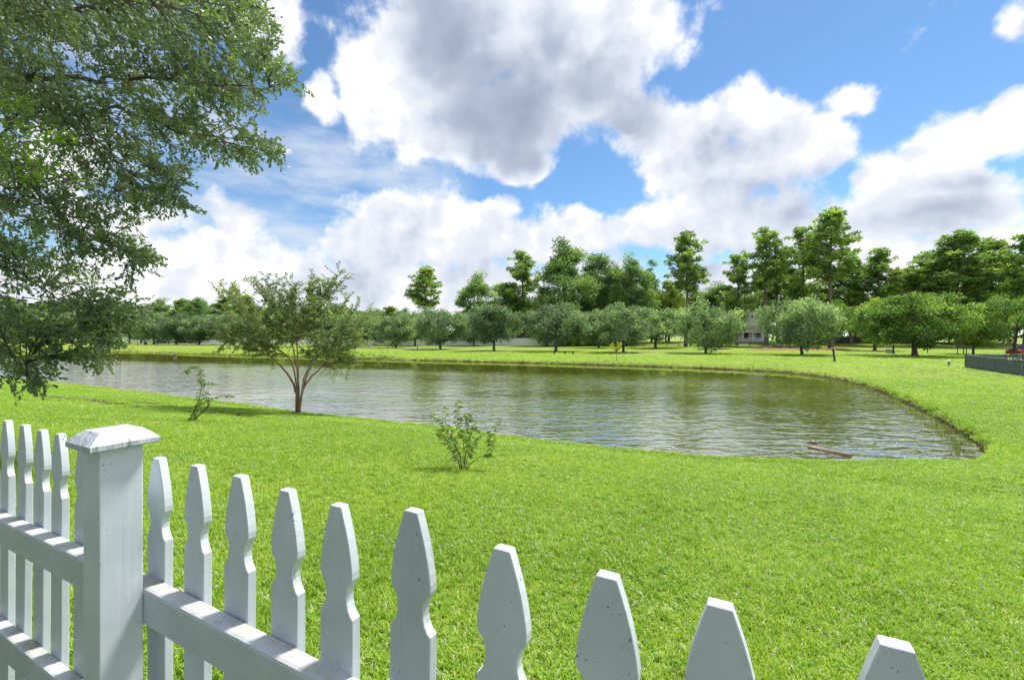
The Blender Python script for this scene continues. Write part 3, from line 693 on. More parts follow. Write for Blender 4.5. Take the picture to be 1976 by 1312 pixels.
ROW = 'oaks planted along the far footpath'
oaks = [ # px, base row, top row, half width, kind, label
 (297,664.7,612,36,'oak1','small dark oak beside the round barrel by the far path'),
 (340,665.4,606,40,'oak2','rounded oak standing before the dark parked cars'),
 (384,665.5,610,42,'oak3','spreading low oak on the path just past the parked cars'),
 (434,665.6,604,46,'oak4','far path oak partly hidden by the left side of the vase shaped tree'),
 (520,667,604,46,'oak0','far path oak behind the left half of the vase shaped tree'),
 (610,668.4,602,46,'oak1','far path oak behind the middle of the vase shaped tree'),
 (690,669.6,600,50,'oak2','far path oak behind the right edge of the vase shaped tree'),
 (764,671.4,604,46,'oak3','grey green oak by the far path between the pale sapling and the short post'),
 (850,673.9,592,60,'oak4','wide grey green oak whose thick trunk stands on the path edge by the white fence'),
 (953,677.2,583,58,'oak0','large rounded grey oak with a thin second stem beside its trunk'),
 (1073,678.4,584,66,'oak1','dense rounded oak with the short black bollard at its foot'),
 (1203,680.6,586,64,'oak2','drooping pale oak directly behind the yellow sapling'),
 (1362,682.2,580,66,'oak3','broad dark oak standing in front of the navy bin'),
 (1548,684.8,571,74,'oak4','big grey green oak in front of the red mulch bed'),
 (1688,677,588,70,'bright0','oak in a mulch ring beside the tall dark post'),
 (1765,687.2,568,108,'wide','widest oak with a low forked limb, flat spreading bright crown')]
for px, by, top, hw, kind, lab in oaks: tree('oak_tree', kind, px, db(by), top, hw, lab, ROW)
BACK = 'smaller oaks behind the path row'
for px, d, top, hw, kind, lab in [
 (801,106,602,44,'oak1','small oak against the white privacy fence behind the short black and white post'),
 (725,112,606,40,'oak0','small oak over the silver car by the white fence'),
 (914,104,604,44,'oak2','small oak against the white fence between the two largest grey oaks'),
 (1056,104,600,46,'oak3','small oak at the right end of the long white fence'),
 (1155,88,592,52,'oak4','low branched oak over a mulch ring before the dark hedge'),
 (1265,85,590,58,'oak0','dark oak in a mulch ring before the black railing'),
 (1388,81,592,28,'oak2','oak growing right beside the navy bin'),
 (1523,80,604,26,'oak1','oak at the left end of the red mulch bed'),
 (1600,80,585,52,'bright0','oak at the right end of the red mulch bed'),
 (1730,112,600,40,'bright0','small oak before the low white wall by the street'),
 (1790,112,598,36,'bright0','small oak at the right end of the low white wall'),
 (1832,104,600,42,'bright0','bright tree behind the small sign by the street')]:
    tree('oak_tree', kind, px, d, top, hw, lab, BACK)
tree('shade_tree', 'lime0', 1878, 56, 600, 46, 'light yellow green tree rising behind the dark enclosure fence', None)
tree('shade_tree', 'bright0', 1958, 50, 572, 74, 'full dark green tree over the red car', None)

PG = 'tall pines behind the park'
for px, d, top, hw, kind, lab in [
 (822,118,519,40,'pine0','lone round headed pine standing clear of the others against the sky'),
 (1007,122,490,44,'pine2','thin crowned pine rising behind the grey house by the white fence'),
 (1325,95,455,48,'pine0','tall pine with layered crown and long bare trunk above the oaks'),
 (1423,100,497,40,'pine2','pine with leaning bare trunk left of the white gabled house'),
 (1478,99,447,50,'pine0','tall pine whose trunk passes in front of the white gabled house'),
 (1548,100,446,46,'pine2','thinner pine between the gabled house pine and the tallest pine'),
 (1603,92,411,60,'pine0','tallest pine of all, with a branch reaching out to the side'),
 (1692,100,485,52,'pine1','rounded pine standing alone beside the tallest pine'),
 (1850,92,455,78,'pine3','massive dense pine crown behind the widest oak'),
 (1795,100,492,60,'pine3','pine merging with the left side of the massive dense crown'),
 (1912,98,468,60,'pine3','pine merging with the right side of the massive dense crown'),
 (1980,84,458,66,'pine1','pine above the full dark green tree by the red car'),
 (1745,112,522,44,'pine1','lower pine in the dip between the rounded pine and the massive crown'),
 (1640,104,500,50,'pine3','lower full pine filling the space under the tallest pine'),
 (1500,110,500,46,'pine3','lower full pine behind the roof of the white gabled house'),
 (1290,118,545,36,'pine1','low pine left of the long bare pine trunk')]:
    tree('pine_tree', kind, px, d, top, hw, lab, PG)
TG = 'tall broadleaf trees behind the park'
for px, d, top, hw, kind, lab in [
 (925,116,525,48,'tall0','mid height broadleaf tree between the lone pine and the thin crowned pine'),
 (975,124,548,40,'tall2','lower broadleaf tree touching the thin crowned pine'),
 (1088,108,467,62,'tall1','tallest dense broadleaf tree with a domed dark crown'),
 (1150,114,488,46,'tall2','dark broadleaf tree beside the tallest domed one'),
 (1190,112,508,42,'tall3','broadleaf tree between the two pointed dark crowns'),
 (1216,108,489,48,'tall0','pointed broadleaf tree beside the slim open one'),
 (1257,116,504,20,'slim','slim open tree with sparse leaves between the broadleaf trees and the long trunked pine'),
 (1392,112,545,48,'tall3','broadleaf tree between the long trunked pine and the leaning one'),
 (1345,118,560,52,'tall1','low broadleaf tree behind the long bare pine trunk'),
 (1285,112,560,44,'lime0','bright yellow green tree at the foot of the pines'),
 (1450,124,560,50,'lime0','bright yellow green tree behind the white gabled house'),
 (1410,120,575,40,'lime0','bright yellow green tree behind the blue house'),
 (1020,124,572,36,'lime0','bright yellow green tree behind the grey house'),
 (1650,112,560,46,'tall3','dark broadleaf tree under the pines behind the mulch bed'),
 (1560,112,545,60,'tall2','dark broadleaf tree behind the big grey green oak'),
 (1720,118,560,50,'tall0','broadleaf tree under the low dip in the pines'),
 (1800,112,555,60,'tall1','broadleaf tree behind the widest oak'),
 (1900,106,545,70,'tall3','broadleaf tree under the massive pine crown'),
 (1110,120,560,60,'tall3','low broadleaf tree behind the dark hedge')]:
    tree('broadleaf_tree', kind, px, d, top, hw, lab, TG)
WG = 'trees of the distant wood behind the long white fence'
for i, px in enumerate(range(-60, 800, 27)):
    d = 196+rnd.uniform(-14, 22); top = 584+rnd.uniform(-13, 8)+(14 if 480 < px < 780 else 0)
    k = ('pine3', 'tall1', 'tall3', 'pine1', 'tall0')[i % 5]
    tree('woodland_tree', k, px+rnd.uniform(-8, 8), d, top, rnd.uniform(26, 36), 'tree in the even distant wood behind the long white fence', WG)
WG2 = 'round trees in front of the distant wood'
for i, (px, d, top, hw) in enumerate([(-20,140,590,60),(40,150,588,46),(90,150,600,44),(140,146,602,46),(190,150,604,42),(226,152,606,34),(250,150,604,34),(272,148,606,30),(318,152,606,32),(362,150,608,30),(410,150,604,36),(470,150,606,40),(560,140,606,42),(650,136,606,42),(700,128,604,36),(745,124,606,34)]):
    tree('round_tree', 'oak%d' % (i % 5), px, d, top, hw, 'round dark tree between the far path oaks and the long white fence', WG2)
HG = 'dark shrubs of the hedge beyond the white fence end'
for i in range(15):
    px = 1086+i*9.5; tree('hedge_shrub', 'bush', px, 102+rnd.uniform(-1.5, 1.5), 648+rnd.uniform(-4, 3), 13, 'dark evergreen shrub in the hedge past the end of the white fence', HG, 'shrub')
for i, px in enumerate((1620,1638,1655,1672,1690,1705)):
    tree('hedge_shrub', 'bush', px, 113, 648+rnd.uniform(-3, 2), 15, 'shrub above the dark board fence behind the mulch bed', 'shrubs along the dark board fence', 'shrub')
PB = 'pale low shrubs at the edge of the mulch bed'
for px in (1469, 1487, 1503, 1530, 1575): tree('pale_shrub', 'pale_bush', px, 79+rnd.uniform(-1.5, 1.5), 668, 9, 'pale yellow green shrub at the edge of the mulch bed', PB, 'shrub')

# ------------------------------------------------------------------ large tree at the left, seen from under its boughs
def px3(px, py, d): return Vector(((px-CX)/F*d, d, CZ+(HY-py)/F*d))
def in_poly(x, y, P):
    c = False
    for i in range(len(P)):
        (ax, ay), (bx, by) = P[i-1], P[i]
        if (ay > y) != (by > y) and x < (bx-ax)*(y-ay)/(by-ay)+ax: c = not c
    return c
def left_tree():
    r = random.Random(21); g = np.random.default_rng(21)
    tx, ty = -9.3, 6.6; tz = h1(tx, ty)
    root = empty('large_tree', (tx, ty, tz), 0, 'large leafy tree whose boughs hang over the lawn at the fence corner', 'tree')
    T = Vector((tx, ty, tz)); mb = MB(); tw = MB()
    mb.tube([T+Vector(q)-T+T*0 for q in ((tx, ty, tz-.3), (tx, ty, tz), (tx+.05, ty, tz+1), (tx+.1, ty-.05, tz+2.4), (tx+.3, ty, tz+4.2), (tx+.35, ty, tz+6.5), (tx+.5, ty+.1, tz+9.5))], [.42, .36, .29, .27, .23, .17, .05], 12)
    def bough(pts, r0, r1):
        P = [Vector(p) for p in pts]; out = []
        for i in range(len(P)-1):
            for k in range(5): out.append(P[i].lerp(P[i+1], k/5)+Vector((r.gauss(0, .03), r.gauss(0, .03), r.gauss(0, .03))))
        out.append(P[-1]); n = len(out)
        mb.tube(out, [(r0+(r1-r0)*i/(n-1))*(.62 if r0 > .055 else .40) for i in range(n)], 7); return out
    base = lambda z: Vector((tx+.25, ty, tz+z))
    bl = []
    for z, way, r0 in [
        (3.4, [(30,152,6.6),(180,152,6.4),(300,150,6.3),(430,165,6.2),(520,170,6.3)], .075),
        (3.1, [(40,150,6.7),(120,190,6.6),(230,212,6.5),(330,245,6.5),(440,275,6.5),(505,292,6.6)], .06),
        (2.9, [(60,190,6.3),(150,235,6.2),(200,290,6.1),(260,340,6.2),(330,385,6.3)], .05),
        (4.6, [(0,40,6.6),(140,20,6.4),(300,10,6.2),(420,20,6.0)], .06),
        (5.8, [(-40,-120,6.6),(150,-140,6.2),(330,-90,6.0),(440,-30,6.2)], .06),
        (2.4, [(-40,330,6.3),(80,400,6.1),(170,455,6.2),(260,495,6.3)], .05),
        (2.0, [(-60,480,6.2),(60,540,6.0),(140,590,6.1),(200,640,6.1)], .045),
        (1.6, [(-90,600,6.0),(-10,650,5.6),(50,700,5.4)], .04),
        (4.0, [(10,80,7.6),(160,85,8.0),(330,90,8.3),(450,110,8.3)], .055),
        (2.7, [(-10,300,7.4),(120,340,7.8),(220,370,8.0)], .05),
        (2.1, [(-40,500,7.6),(80,545,7.9),(180,575,8.1)], .045),
        (5.2, [(-20,-40,5.2),(120,-20,5.0),(280,-10,4.9)], .05)]:
        bl.append(bough([base(z)]+[px3(*w) for w in way], r0, .012))
    anchors = np.array([p for b_ in bl for p in b_[4:]]); 
    sil = [(-260,-260),(400,-260),(470,-60),(500,0),(533,40),(505,62),(520,95),(548,118),(585,155),(540,178),(512,215),(486,238),(505,268),(545,300),(500,318),(440,308),(395,300),(345,325),(362,372),(372,402),(300,412),(245,385),(222,400),(240,440),(275,480),(320,515),(262,528),(236,520),(262,560),(300,596),(262,600),(235,612),(236,660),(232,690),(206,708),(196,690),(150,650),(82,660),(70,690),(92,715),(96,745),(60,752),(20,745),(-40,740),(-260,740)]
    holes = [(225,435,34,40),(205,525,30,26),(250,330,20,16),(300,130,24,14),(330,170,16,18),(232,210,18,12),(110,690,50,16),(160,420,14,12),(96,470,12,10)]
    P = []; D = []; Nl = []; Ln = []; col_ = []
    made = 0; tries = 0
    forced = [(585,155),(570,160),(533,40),(522,48),(520,95),(548,118),(535,125),(545,300),(528,298),(505,268),(500,318),(372,402),(352,395),(320,515),(300,508),(300,596),(280,590),(232,690),(206,708),(222,680),(96,745),(60,752),(80,735),(358,335),(440,308),(486,238),(512,215),(480,20),(330,340),(250,412),(300,412),(262,528),(92,715),(30,740)]
    while made < 1200 and tries < 60000:
        tries += 1
        x = r.uniform(-230, 590); y = r.uniform(-230, 752)
        if tries <= len(forced)*2: x, y = forced[(tries-1)//2]; x -= r.uniform(0, 8); y += r.uniform(-5, 5)
        if tries > len(forced)*2 and (not in_poly(x, y, sil) or any(((x-a)/b1)**2+((y-b0)/b2)**2 < 1 for a, b0, b1, b2 in holes)): continue
        if (x < -20 or y < -20) and r.random() < 0.72: continue
        if tries > len(forced)*2 and y > 540 and r.random() < 0.45: continue
        dd = r.choice((r.uniform(5.2, 6.6), r.uniform(6.0, 8.3))) if y < 560 else r.uniform(5.1, 6.6)
        tip = px3(x, y, dd)
        k = int(np.argmin(((anchors-np.array(tip))**2).sum(1)+ 0.6*np.maximum(0, anchors[:, 0]-tip.x+0.25)**2*4)); a = Vector(anchors[k])
        v = tip-a
        if v.length > 1.5: a = tip-v.normalized()*1.5+Vector((0, 0, .15))
        if v.length < 0.35: a = tip-Vector((0.45, r.uniform(-.2, .2), -.2))
        made += 1
        n = 6; mid = a.lerp(tip, .5)+Vector((r.uniform(-.06, .06), r.uniform(-.06, .06), 0.10*(tip-a).length))
        sp = [a*(1-t)**2+mid*2*t*(1-t)+tip*t*t for t in [i/n for i in range(n+1)]]
        tw.tube(sp, [.008-.006*i/n for i in range(n+1)], 4)
        c0 = r.gauss(.42, .13)
        L_ = (tip-a).length
        for s_ in range(max(4, int(L_/0.10))):     # side twigs
            t = 0.18+0.82*r.random(); j = min(n-1, int(t*n)); b0 = sp[j].lerp(sp[j+1], t*n-j); tg = (sp[j+1]-sp[j]).normalized()
            sd = Vector((r.gauss(0, 1), r.gauss(0, 1), r.gauss(0, .7))); sd = (sd-tg*sd.dot(tg)).normalized()
            dv = (tg*.8+sd*.75+Vector((0, 0, -.18))).normalized(); tl = r.uniform(.13, .34)*(1.15-.5*t)
            e = b0+dv*tl
            if r.random() < .6: tw.tube([b0, e], [.0028, .0014], 3)
            m = int(tl/0.026)+2
            for q in range(m):
                u = (q+r.random())/m; p = b0.lerp(e, u)
                o = Vector((r.gauss(0, 1), r.gauss(0, 1), r.gauss(0, 1))); o = (o-dv*o.dot(dv)).normalized()
                P.append(p); D.append(dv*.95+o*.7+Vector((0, 0, -.1))); Nl.append((r.gauss(0, 1), r.gauss(0, 1)-.5, r.gauss(.3, 1))); Ln.append(r.uniform(.046, .074)); col_.append(c0+r.gauss(0, .13))
    P = np.array(P); D = np.array(D); Nl = np.array(Nl); Ln = np.array(Ln)
    V, Fc = leaves(P, D, Nl, Ln, Ln*0.54, .12, .64)
    org = np.array(T); V -= org
    obj('crown', np_mat(np_mesh('crown', V, Fc, rep(np.clip(col_, 0, 1))), M['big_leaf']), root)
    for mbx, nm, mt in ((mb, 'trunk', M['bark']), (tw, 'twig', M['twig'])):
        me = mbx.mesh(nm, mt, True); me.transform(__import__('mathutils').Matrix.Translation(-T)); o = obj(nm, me, root)
        if nm == 'twig': o["kind"] = 'stuff'
    # larger, yellower shoots on the near side; their sunlit brightness is put into the colour
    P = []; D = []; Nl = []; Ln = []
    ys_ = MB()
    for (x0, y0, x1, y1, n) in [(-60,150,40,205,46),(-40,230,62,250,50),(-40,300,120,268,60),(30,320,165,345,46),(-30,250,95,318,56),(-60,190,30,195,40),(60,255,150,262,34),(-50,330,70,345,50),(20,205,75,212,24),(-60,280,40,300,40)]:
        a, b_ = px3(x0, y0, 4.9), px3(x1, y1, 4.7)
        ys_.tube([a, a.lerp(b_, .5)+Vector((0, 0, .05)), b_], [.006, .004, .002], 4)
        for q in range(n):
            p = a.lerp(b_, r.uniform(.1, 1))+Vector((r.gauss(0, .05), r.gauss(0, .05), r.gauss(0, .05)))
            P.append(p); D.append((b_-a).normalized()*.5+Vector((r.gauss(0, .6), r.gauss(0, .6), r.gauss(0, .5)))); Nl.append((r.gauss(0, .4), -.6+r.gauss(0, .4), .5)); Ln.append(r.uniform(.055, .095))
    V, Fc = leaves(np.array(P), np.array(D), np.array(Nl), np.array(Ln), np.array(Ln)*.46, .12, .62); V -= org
    o = obj('sunlit_shoots', np_mat(np_mesh('sunlit_shoots', V, Fc, rep(rng.uniform(0, 1, len(P)))), M['sunlit_leaf']), root); o["kind"] = 'stuff'; o["label"] = 'larger light green leaf shoots with sunlight put into their colour'
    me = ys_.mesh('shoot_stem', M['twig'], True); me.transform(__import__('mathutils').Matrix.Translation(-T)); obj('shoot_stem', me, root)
    P = []; 
    for (x, y, s, n) in [(52,716,10,9),(48,706,7,6),(90,700,6,4),(214,692,6,5)]:
        for q in range(n): P.append(px3(x+r.gauss(0, s*.5), y+r.gauss(0, s*.7), 5.35))
    n = len(P); V, Fc = leaves(np.array(P), unit(n)+np.array([0, 0, -.8]), unit(n)+np.array([0, -1, .2]), np.full(n, .055), np.full(n, .028), .2); V -= org
    o = obj('withered_leaves', np_mat(np_mesh('withered_leaves', V, Fc, rep(rng.uniform(0, 1, n))), M['dead_leaf']), root); o["label"] = 'withered rust brown leaves'
left_tree()

# ------------------------------------------------------------------ vase shaped multi-stem tree on the bank
def vase_tree():
    r = random.Random(9); px, d = 575, 13.35; bx = (px-CX)/F*d; bz = h1(bx, d)
    root = empty('crape_tree', (bx, d, bz), 0, 'vase shaped multi stemmed tree with tan trunks on the near bank', 'tree')
    k = d/F; mb = MB(); P = []; D = []; Nl = []; Ln = []; cv = []; fl = []
    lp = lambda x, y, dy: Vector(((x-px)*k, dy, (HY-y)*k+CZ-bz))
    stems = [[(572,790,0),(571,745,.05),(564,712,.1),(550,688,.2)],[(572,790,.02),(572,750,.1),(568,705,.25),(560,660,.4)],
             [(576,790,0),(578,752,-.05),(580,715,-.2),(577,665,-.4)],[(577,790,0),(583,758,0),(590,722,.1),(605,690,.2)],
             [(578,790,0),(586,754,-.1),(594,728,-.25),(612,696,-.4)],[(580,770,0),(590,745,-.1),(604,726,-.1),(628,706,-.2)],
             [(571,748,0),(561,722,-.15),(551,704,-.3),(536,684,-.5)]]
    tips = [(487,532,0),(470,545,.3),(455,560,-.2),(440,590,.2),(430,625,.1),(440,650,-.3),(470,670,.1),(500,676,-.2),(520,545,-.2),(537,538,.2),(556,545,.4),(580,548,-.3),(600,545,.1),(618,555,-.4),(640,540,.3),(655,530,0),(662,526,-.1),(610,533,.2),(670,570,.2),(690,590,-.1),(705,615,.2),(715,640,0),(700,655,-.3),(725,682,.1),(680,670,.2),(690,700,-.2),(660,712,.1),(640,690,.3),(462,600,.5),(520,590,.7),(580,580,.8),(640,600,.7),(690,620,.5),(500,620,-.8),(560,600,-.9),(620,610,-.9),(660,640,-.8),(480,640,.6),(560,640,1.1),(620,640,1.1),(530,560,.9),(600,565,.9),(540,620,-1.1),(600,650,-1.1),(450,575,.1),(650,565,-.5),(430,560,.1),(475,575,-.5),(540,575,-.5),(585,600,.2),(545,650,.4),(610,665,.2),(665,655,.4),(492,655,.2),(422,640,.2),(705,560+40,.5)]
    ends = []
    for s in stems:
        pts = [lp(*q) for q in s]; out = []
        for i in range(len(pts)-1):
            for q in range(4): out.append(pts[i].lerp(pts[i+1], q/4))
        out.append(pts[-1]); out[0].z -= .15
        n = len(out); mb.tube(out, [.036-.020*i/(n-1) for i in range(n)], 7); ends += out[-7:]
    twig_pts = []
    def shoot(a, b_, r0, lvl):
        n = 6; L_ = (b_-a).length
        mid = a.lerp(b_, .55)+Vector((r.gauss(0, .06), r.gauss(0, .06), .10*L_ if lvl == 0 else .03))*1
        sp = [a*(1-t)**2+mid*2*t*(1-t)+b_*t*t for t in [i/n for i in range(n+1)]]
        mb.tube(sp, [r0*(1-.8*i/n) for i in range(n+1)], 5 if lvl == 0 else 3)
        return sp
    def leafy(sp, step, c0):
        L_ = sum((sp[i+1]-sp[i]).length for i in range(len(sp)-1)); m = max(3, int(L_/step))
        for q in range(m):
            t = (q+.5)/m*(len(sp)-1); j = min(len(sp)-2, int(t)); p = sp[j].lerp(sp[j+1], t-j); tg = (sp[j+1]-sp[j]).normalized()
            for sgn in (-1, 1):
                o = tg.cross(Vector((0, 0, 1))); o = (o.normalized() if o.length > .05 else Vector((1, 0, 0)))*sgn
                o = o+Vector((r.gauss(0, .5), r.gauss(0, .5), r.gauss(0, .5)))
                P.append(p); D.append(tg*.35+o*.8+Vector((0, 0, -.15))); Nl.append((r.gauss(0, 1), r.gauss(0, 1)-.4, r.gauss(.4, 1))); Ln.append(r.uniform(.052, .084)); cv.append(c0+r.gauss(0, .14))
    tips += [(x+r.gauss(0, 14), y+abs(r.gauss(4, 12)), dy+r.gauss(0, .35)) for x, y, dy in tips if y < 690]
    for (x, y, dy) in tips:
        e = lp(x, y, dy); a = min(ends, key=lambda q: (q-e).length+.5*abs(q.y-e.y)+max(0, q.z-e.z)*.6)
        sp = shoot(a, e, .009, 0); c0 = r.gauss(.42, .14)
        leafy(sp[4:], .030, c0)
        for q in range(13):
            t = r.uniform(.25, 1)*(len(sp)-1); j = min(len(sp)-2, int(t)); b0 = sp[j].lerp(sp[j+1], t-j); tg = (sp[j+1]-sp[j]).normalized()
            sd = Vector((r.gauss(0, 1), r.gauss(0, 1), r.gauss(0, .8))); l2 = r.uniform(.22, .52)
            e2 = b0+(tg*.55+sd.normalized()*.8+Vector((0, 0, .05))).normalized()*l2
            leafy(shoot(b0, e2, .004, 1), .032, c0+r.gauss(0, .08))
    P = np.array(P); Ln = np.array(Ln)
    V, Fc = leaves(P, np.array(D), np.array(Nl), Ln, Ln*.55, .12, .5)
    obj('trunk', mb.mesh('trunk', M['crape_bark'], True), root)
    obj('crown', np_mat(np_mesh('crown', V, Fc, rep(np.clip(cv, 0, 1))), M['crape_leaf']), root)
    for (x, y, dy) in [(417,642,.1),(578,628,-.9),(459,617,-.3)]:
        c = lp(x, y, dy); n = 26; V, Fc = leaves(np.array(c)+unit(n)*.03, unit(n), unit(n), np.full(n, .035), np.full(n, .03))
        obj('blossom', np_mat(np_mesh('blossom', V, Fc), M['blossom']), root)
vase_tree()

# ------------------------------------------------------------------ small leafy plants
def plant(name, px, d, stems, label, cat, leafm, ll=(.06, .10), wr=.24, step=.028, droop=.5, r0=.010, seed=1, stemm=None):
    r = random.Random(seed); bx = (px[0]-CX)/F*d; bz = h1(bx, d); k = d/F
    root = empty(name, (bx, d, bz), 0, label, cat); mb = MB(); P = []; D = []; Nl = []; Ln = []; cv = []
    for st in stems:
        pts = [Vector(((x-px[0])*k, dy, bz*0+(px[1]-y)*k)) for x, y, dy in st[0]]
        if pts[0].z < .05: pts[0].z -= .06
        out = []
        for i in range(len(pts)-1):
            for q in range(4): out.append(pts[i].lerp(pts[i+1], q/4)+Vector((r.gauss(0, .004),)*3))
        out.append(pts[-1]); n = len(out); rs = r0*st[1]
        mb.tube(out, [rs*(1-.75*i/(n-1)) for i in range(n)], 5)
        lo = st[2]; L_ = sum((out[i+1]-out[i]).length for i in range(n-1)); m = int(L_*(1-lo)/step)
        for q in range(m):
            t = (lo+(1-lo)*(q+r.random())/max(1, m))*(n-1); j = min(n-2, int(t)); p = out[j].lerp(out[j+1], t-j); tg = (out[j+1]-out[j]).normalized()
            a = r.uniform(0, 6.28); o = Vector((math.cos(a), math.sin(a), r.uniform(-.2, .4)))
            P.append(p); D.append(tg*.3+o*.8+Vector((0, 0, -droop))); Nl.append((r.gauss(0, 1), r.gauss(0, 1)-.6, r.gauss(.3, .8))); Ln.append(r.uniform(*ll)); cv.append(r.uniform(.1, .9) if r.random() < .93 else 1)
    P = np.array(P); Ln = np.array(Ln)
    V, Fc = leaves(P, np.array(D), np.array(Nl), Ln, Ln*wr, .15, .45)
    obj('stem', mb.mesh('stem', stemm or M['twig'], True), root); obj('foliage', np_mat(np_mesh('foliage', V, Fc, rep(cv)), leafm), root)
    return root
plant('sapling', (370, 812), 10.05, [
    ([(368,812,0),(385,800,0),(402,784,.02),(399,772,0),(394,755,.03)],1.5,.45), ([(366,812,0),(374,795,-.03),(384,770,0),(388,745,.02),(388,725,0),(384,708,0)],.9,.25),
    ([(388,730,0),(378,706,.05),(364,709,.02),(357,718,0)],.5,.3), ([(388,722,0),(392,712,0)],.3,1.0), ([(395,775,0),(405,768,.05),(425,763,.1),(447,764,.1)],.5,.1),
    ([(390,748,0),(400,737,.08),(410,742,.1)],.4,.2), ([(368,812,0),(372,790,.1),(382,768,.12)],.5,.1), ([(390,745,0),(397,728,-.1)],.3,.2), ([(366,812,0),(376,792,.05),(392,775,-.06)],.5,.1)],
    'slender leaning sapling with drooping narrow leaves on the near bank', 'sapling', M['peach_leaf'], (.08, .13), .25, .012, .55, .012, 4)
bs = [([(893,905,0),(884,890,0),(873,868,-.05),(855,838,-.1),(848,822,-.1)],1.3,.3), ([(893,905,0),(886,880,.05),(870,850,.1),(857,830,.1),(858,782,.12)],.9,.45),
      ([(894,905,0),(896,880,.05),(893,850,.05),(884,825,.08),(880,800,.08),(884,770,.1)],1.0,.4), ([(894,905,0),(900,875,-.05),(903,850,-.1),(915,825,-.1),(917,815,-.1)],1.0,.3),
      ([(895,905,0),(903,880,.1),(912,862,.12),(930,835,.1)],.8,.3), ([(893,904,0),(912,888,-.05),(930,876,-.05),(948,872,-.05),(955,835,0)],1.0,.55),
      ([(940,870,0),(946,850,.02),(945,835,.03),(965,806,.05)],.6,.2), ([(893,900,0),(888,870,-.12),(880,840,-.15),(868,815,-.2)],.8,.35), ([(893,895,0),(893,850,.15),(900,820,.2),(905,803,.2)],.7,.35),
      ([(858,830,0),(845,810,.05),(832,795,.05)],.5,.3), ([(880,830,0),(895,800,.1),(905,800,.1)],.5,.2), ([(893,900,0),(880,880,.2),(870,862,.25)],.6,.3)]
plant('young_bush', (893, 905), 6.25, bs, 'low twiggy bush with curled narrow leaves alone in the middle of the lawn', 'bush', M['peach_leaf'], (.06, .105), .27, .0075, .6, .007, 6)
plant('yellow_sapling', (1190, 696), 41, [([(1190,696,0),(1190,685,0),(1189,672,0)],1,.8)]+[([(1189,682-i,0),(1189+dx,672-i,dy),(1189+dx*1.7,664-i*.6,dy*2)],.6,.1) for i, (dx, dy) in enumerate([(-6,.1),(5,-.1),(-3,.3),(8,.2),(2,-.3),(-5,-.2),(4,.3),(6,0)])],
      'small yellow leaved sapling on the far bank', 'sapling', M['yellow_leaf'], (.10, .18), .5, .03, .2, .03, 8)
plant('pale_sapling', (748, 685), 54, [([(748,685,0),(748,672,0),(748,660,0)],1,.4)]+[([(748,672-i,0),(748+dx,664-i,dy),(748+dx*1.5,658-i*.6,dy*2)],.6,.2) for i, (dx, dy) in enumerate([(-4,.1),(4,-.1),(-2,.3),(5,.2),(2,-.3),(-4,-.2)])],
      'thin pale sapling on the far bank near the vase shaped tree', 'sapling', M['lime_leaf'], (.10, .18), .5, .03, .2, .03, 9, M['grey'])

# ------------------------------------------------------------------ long white privacy fence
def panel_fence(name, pts, h, mat, label, step=2.4, rails=True, cat='fence'):
    P = [Vector(p) for p in pts]; root = empty(name, (P[0].x, P[0].y, h1(P[0].x, P[0].y)), 0, label, cat)
    pm = MB().box(0, step-.14, -.02, .02, .08, h-.06)
    for i in range(9): pm.box(.02+i*.25, .03+i*.25, -.026, .026, .12, h-.12)
    pm.box(0, step-.14, -.035, .035, h-.12, h).box(0, step-.14, -.035, .035, .03, .14)
    pme = pm.mesh('panel', mat); qme = MB().box(-.065, .065, -.065, .065, -.3, h+.05).add([(-.08,-.08,h+.05),(.08,-.08,h+.05),(.08,.08,h+.05),(-.08,.08,h+.05),(0,0,h+.14)], [(0,1,4),(1,2,4),(2,3,4),(3,0,4),(3,2,1,0)]).mesh('post', mat)
    z0 = root.location.z
    for a, b_ in zip(P, P[1:]):
        n = int((b_-a).length/step); ang = math.atan2(b_.y-a.y, b_.x-a.x); t = (b_-a).normalized()
        for i in range(n+1):
            p = a+t*(i*step); z = h1(p.x, p.y)-z0
            o = obj('post', qme, root); o.location = (p.x-P[0].x, p.y-P[0].y, z); o.rotation_euler.z = ang
            if i < n:
                q = p+t*.07; o = obj('panel', pme, root); o.location = (q.x-P[0].x, q.y-P[0].y, z); o.rotation_euler.z = ang
    return root
panel_fence('privacy_fence', [(12.6, 113), (-26, 113), (-70, 132), (-150, 172)], 1.85, M['vinyl'], 'long white privacy fence running behind the far oaks')
panel_fence('privacy_fence', [(119, 125), (96, 130)], 1.9, M['vinyl'], 'low white fence section beyond the street past the widest oak')
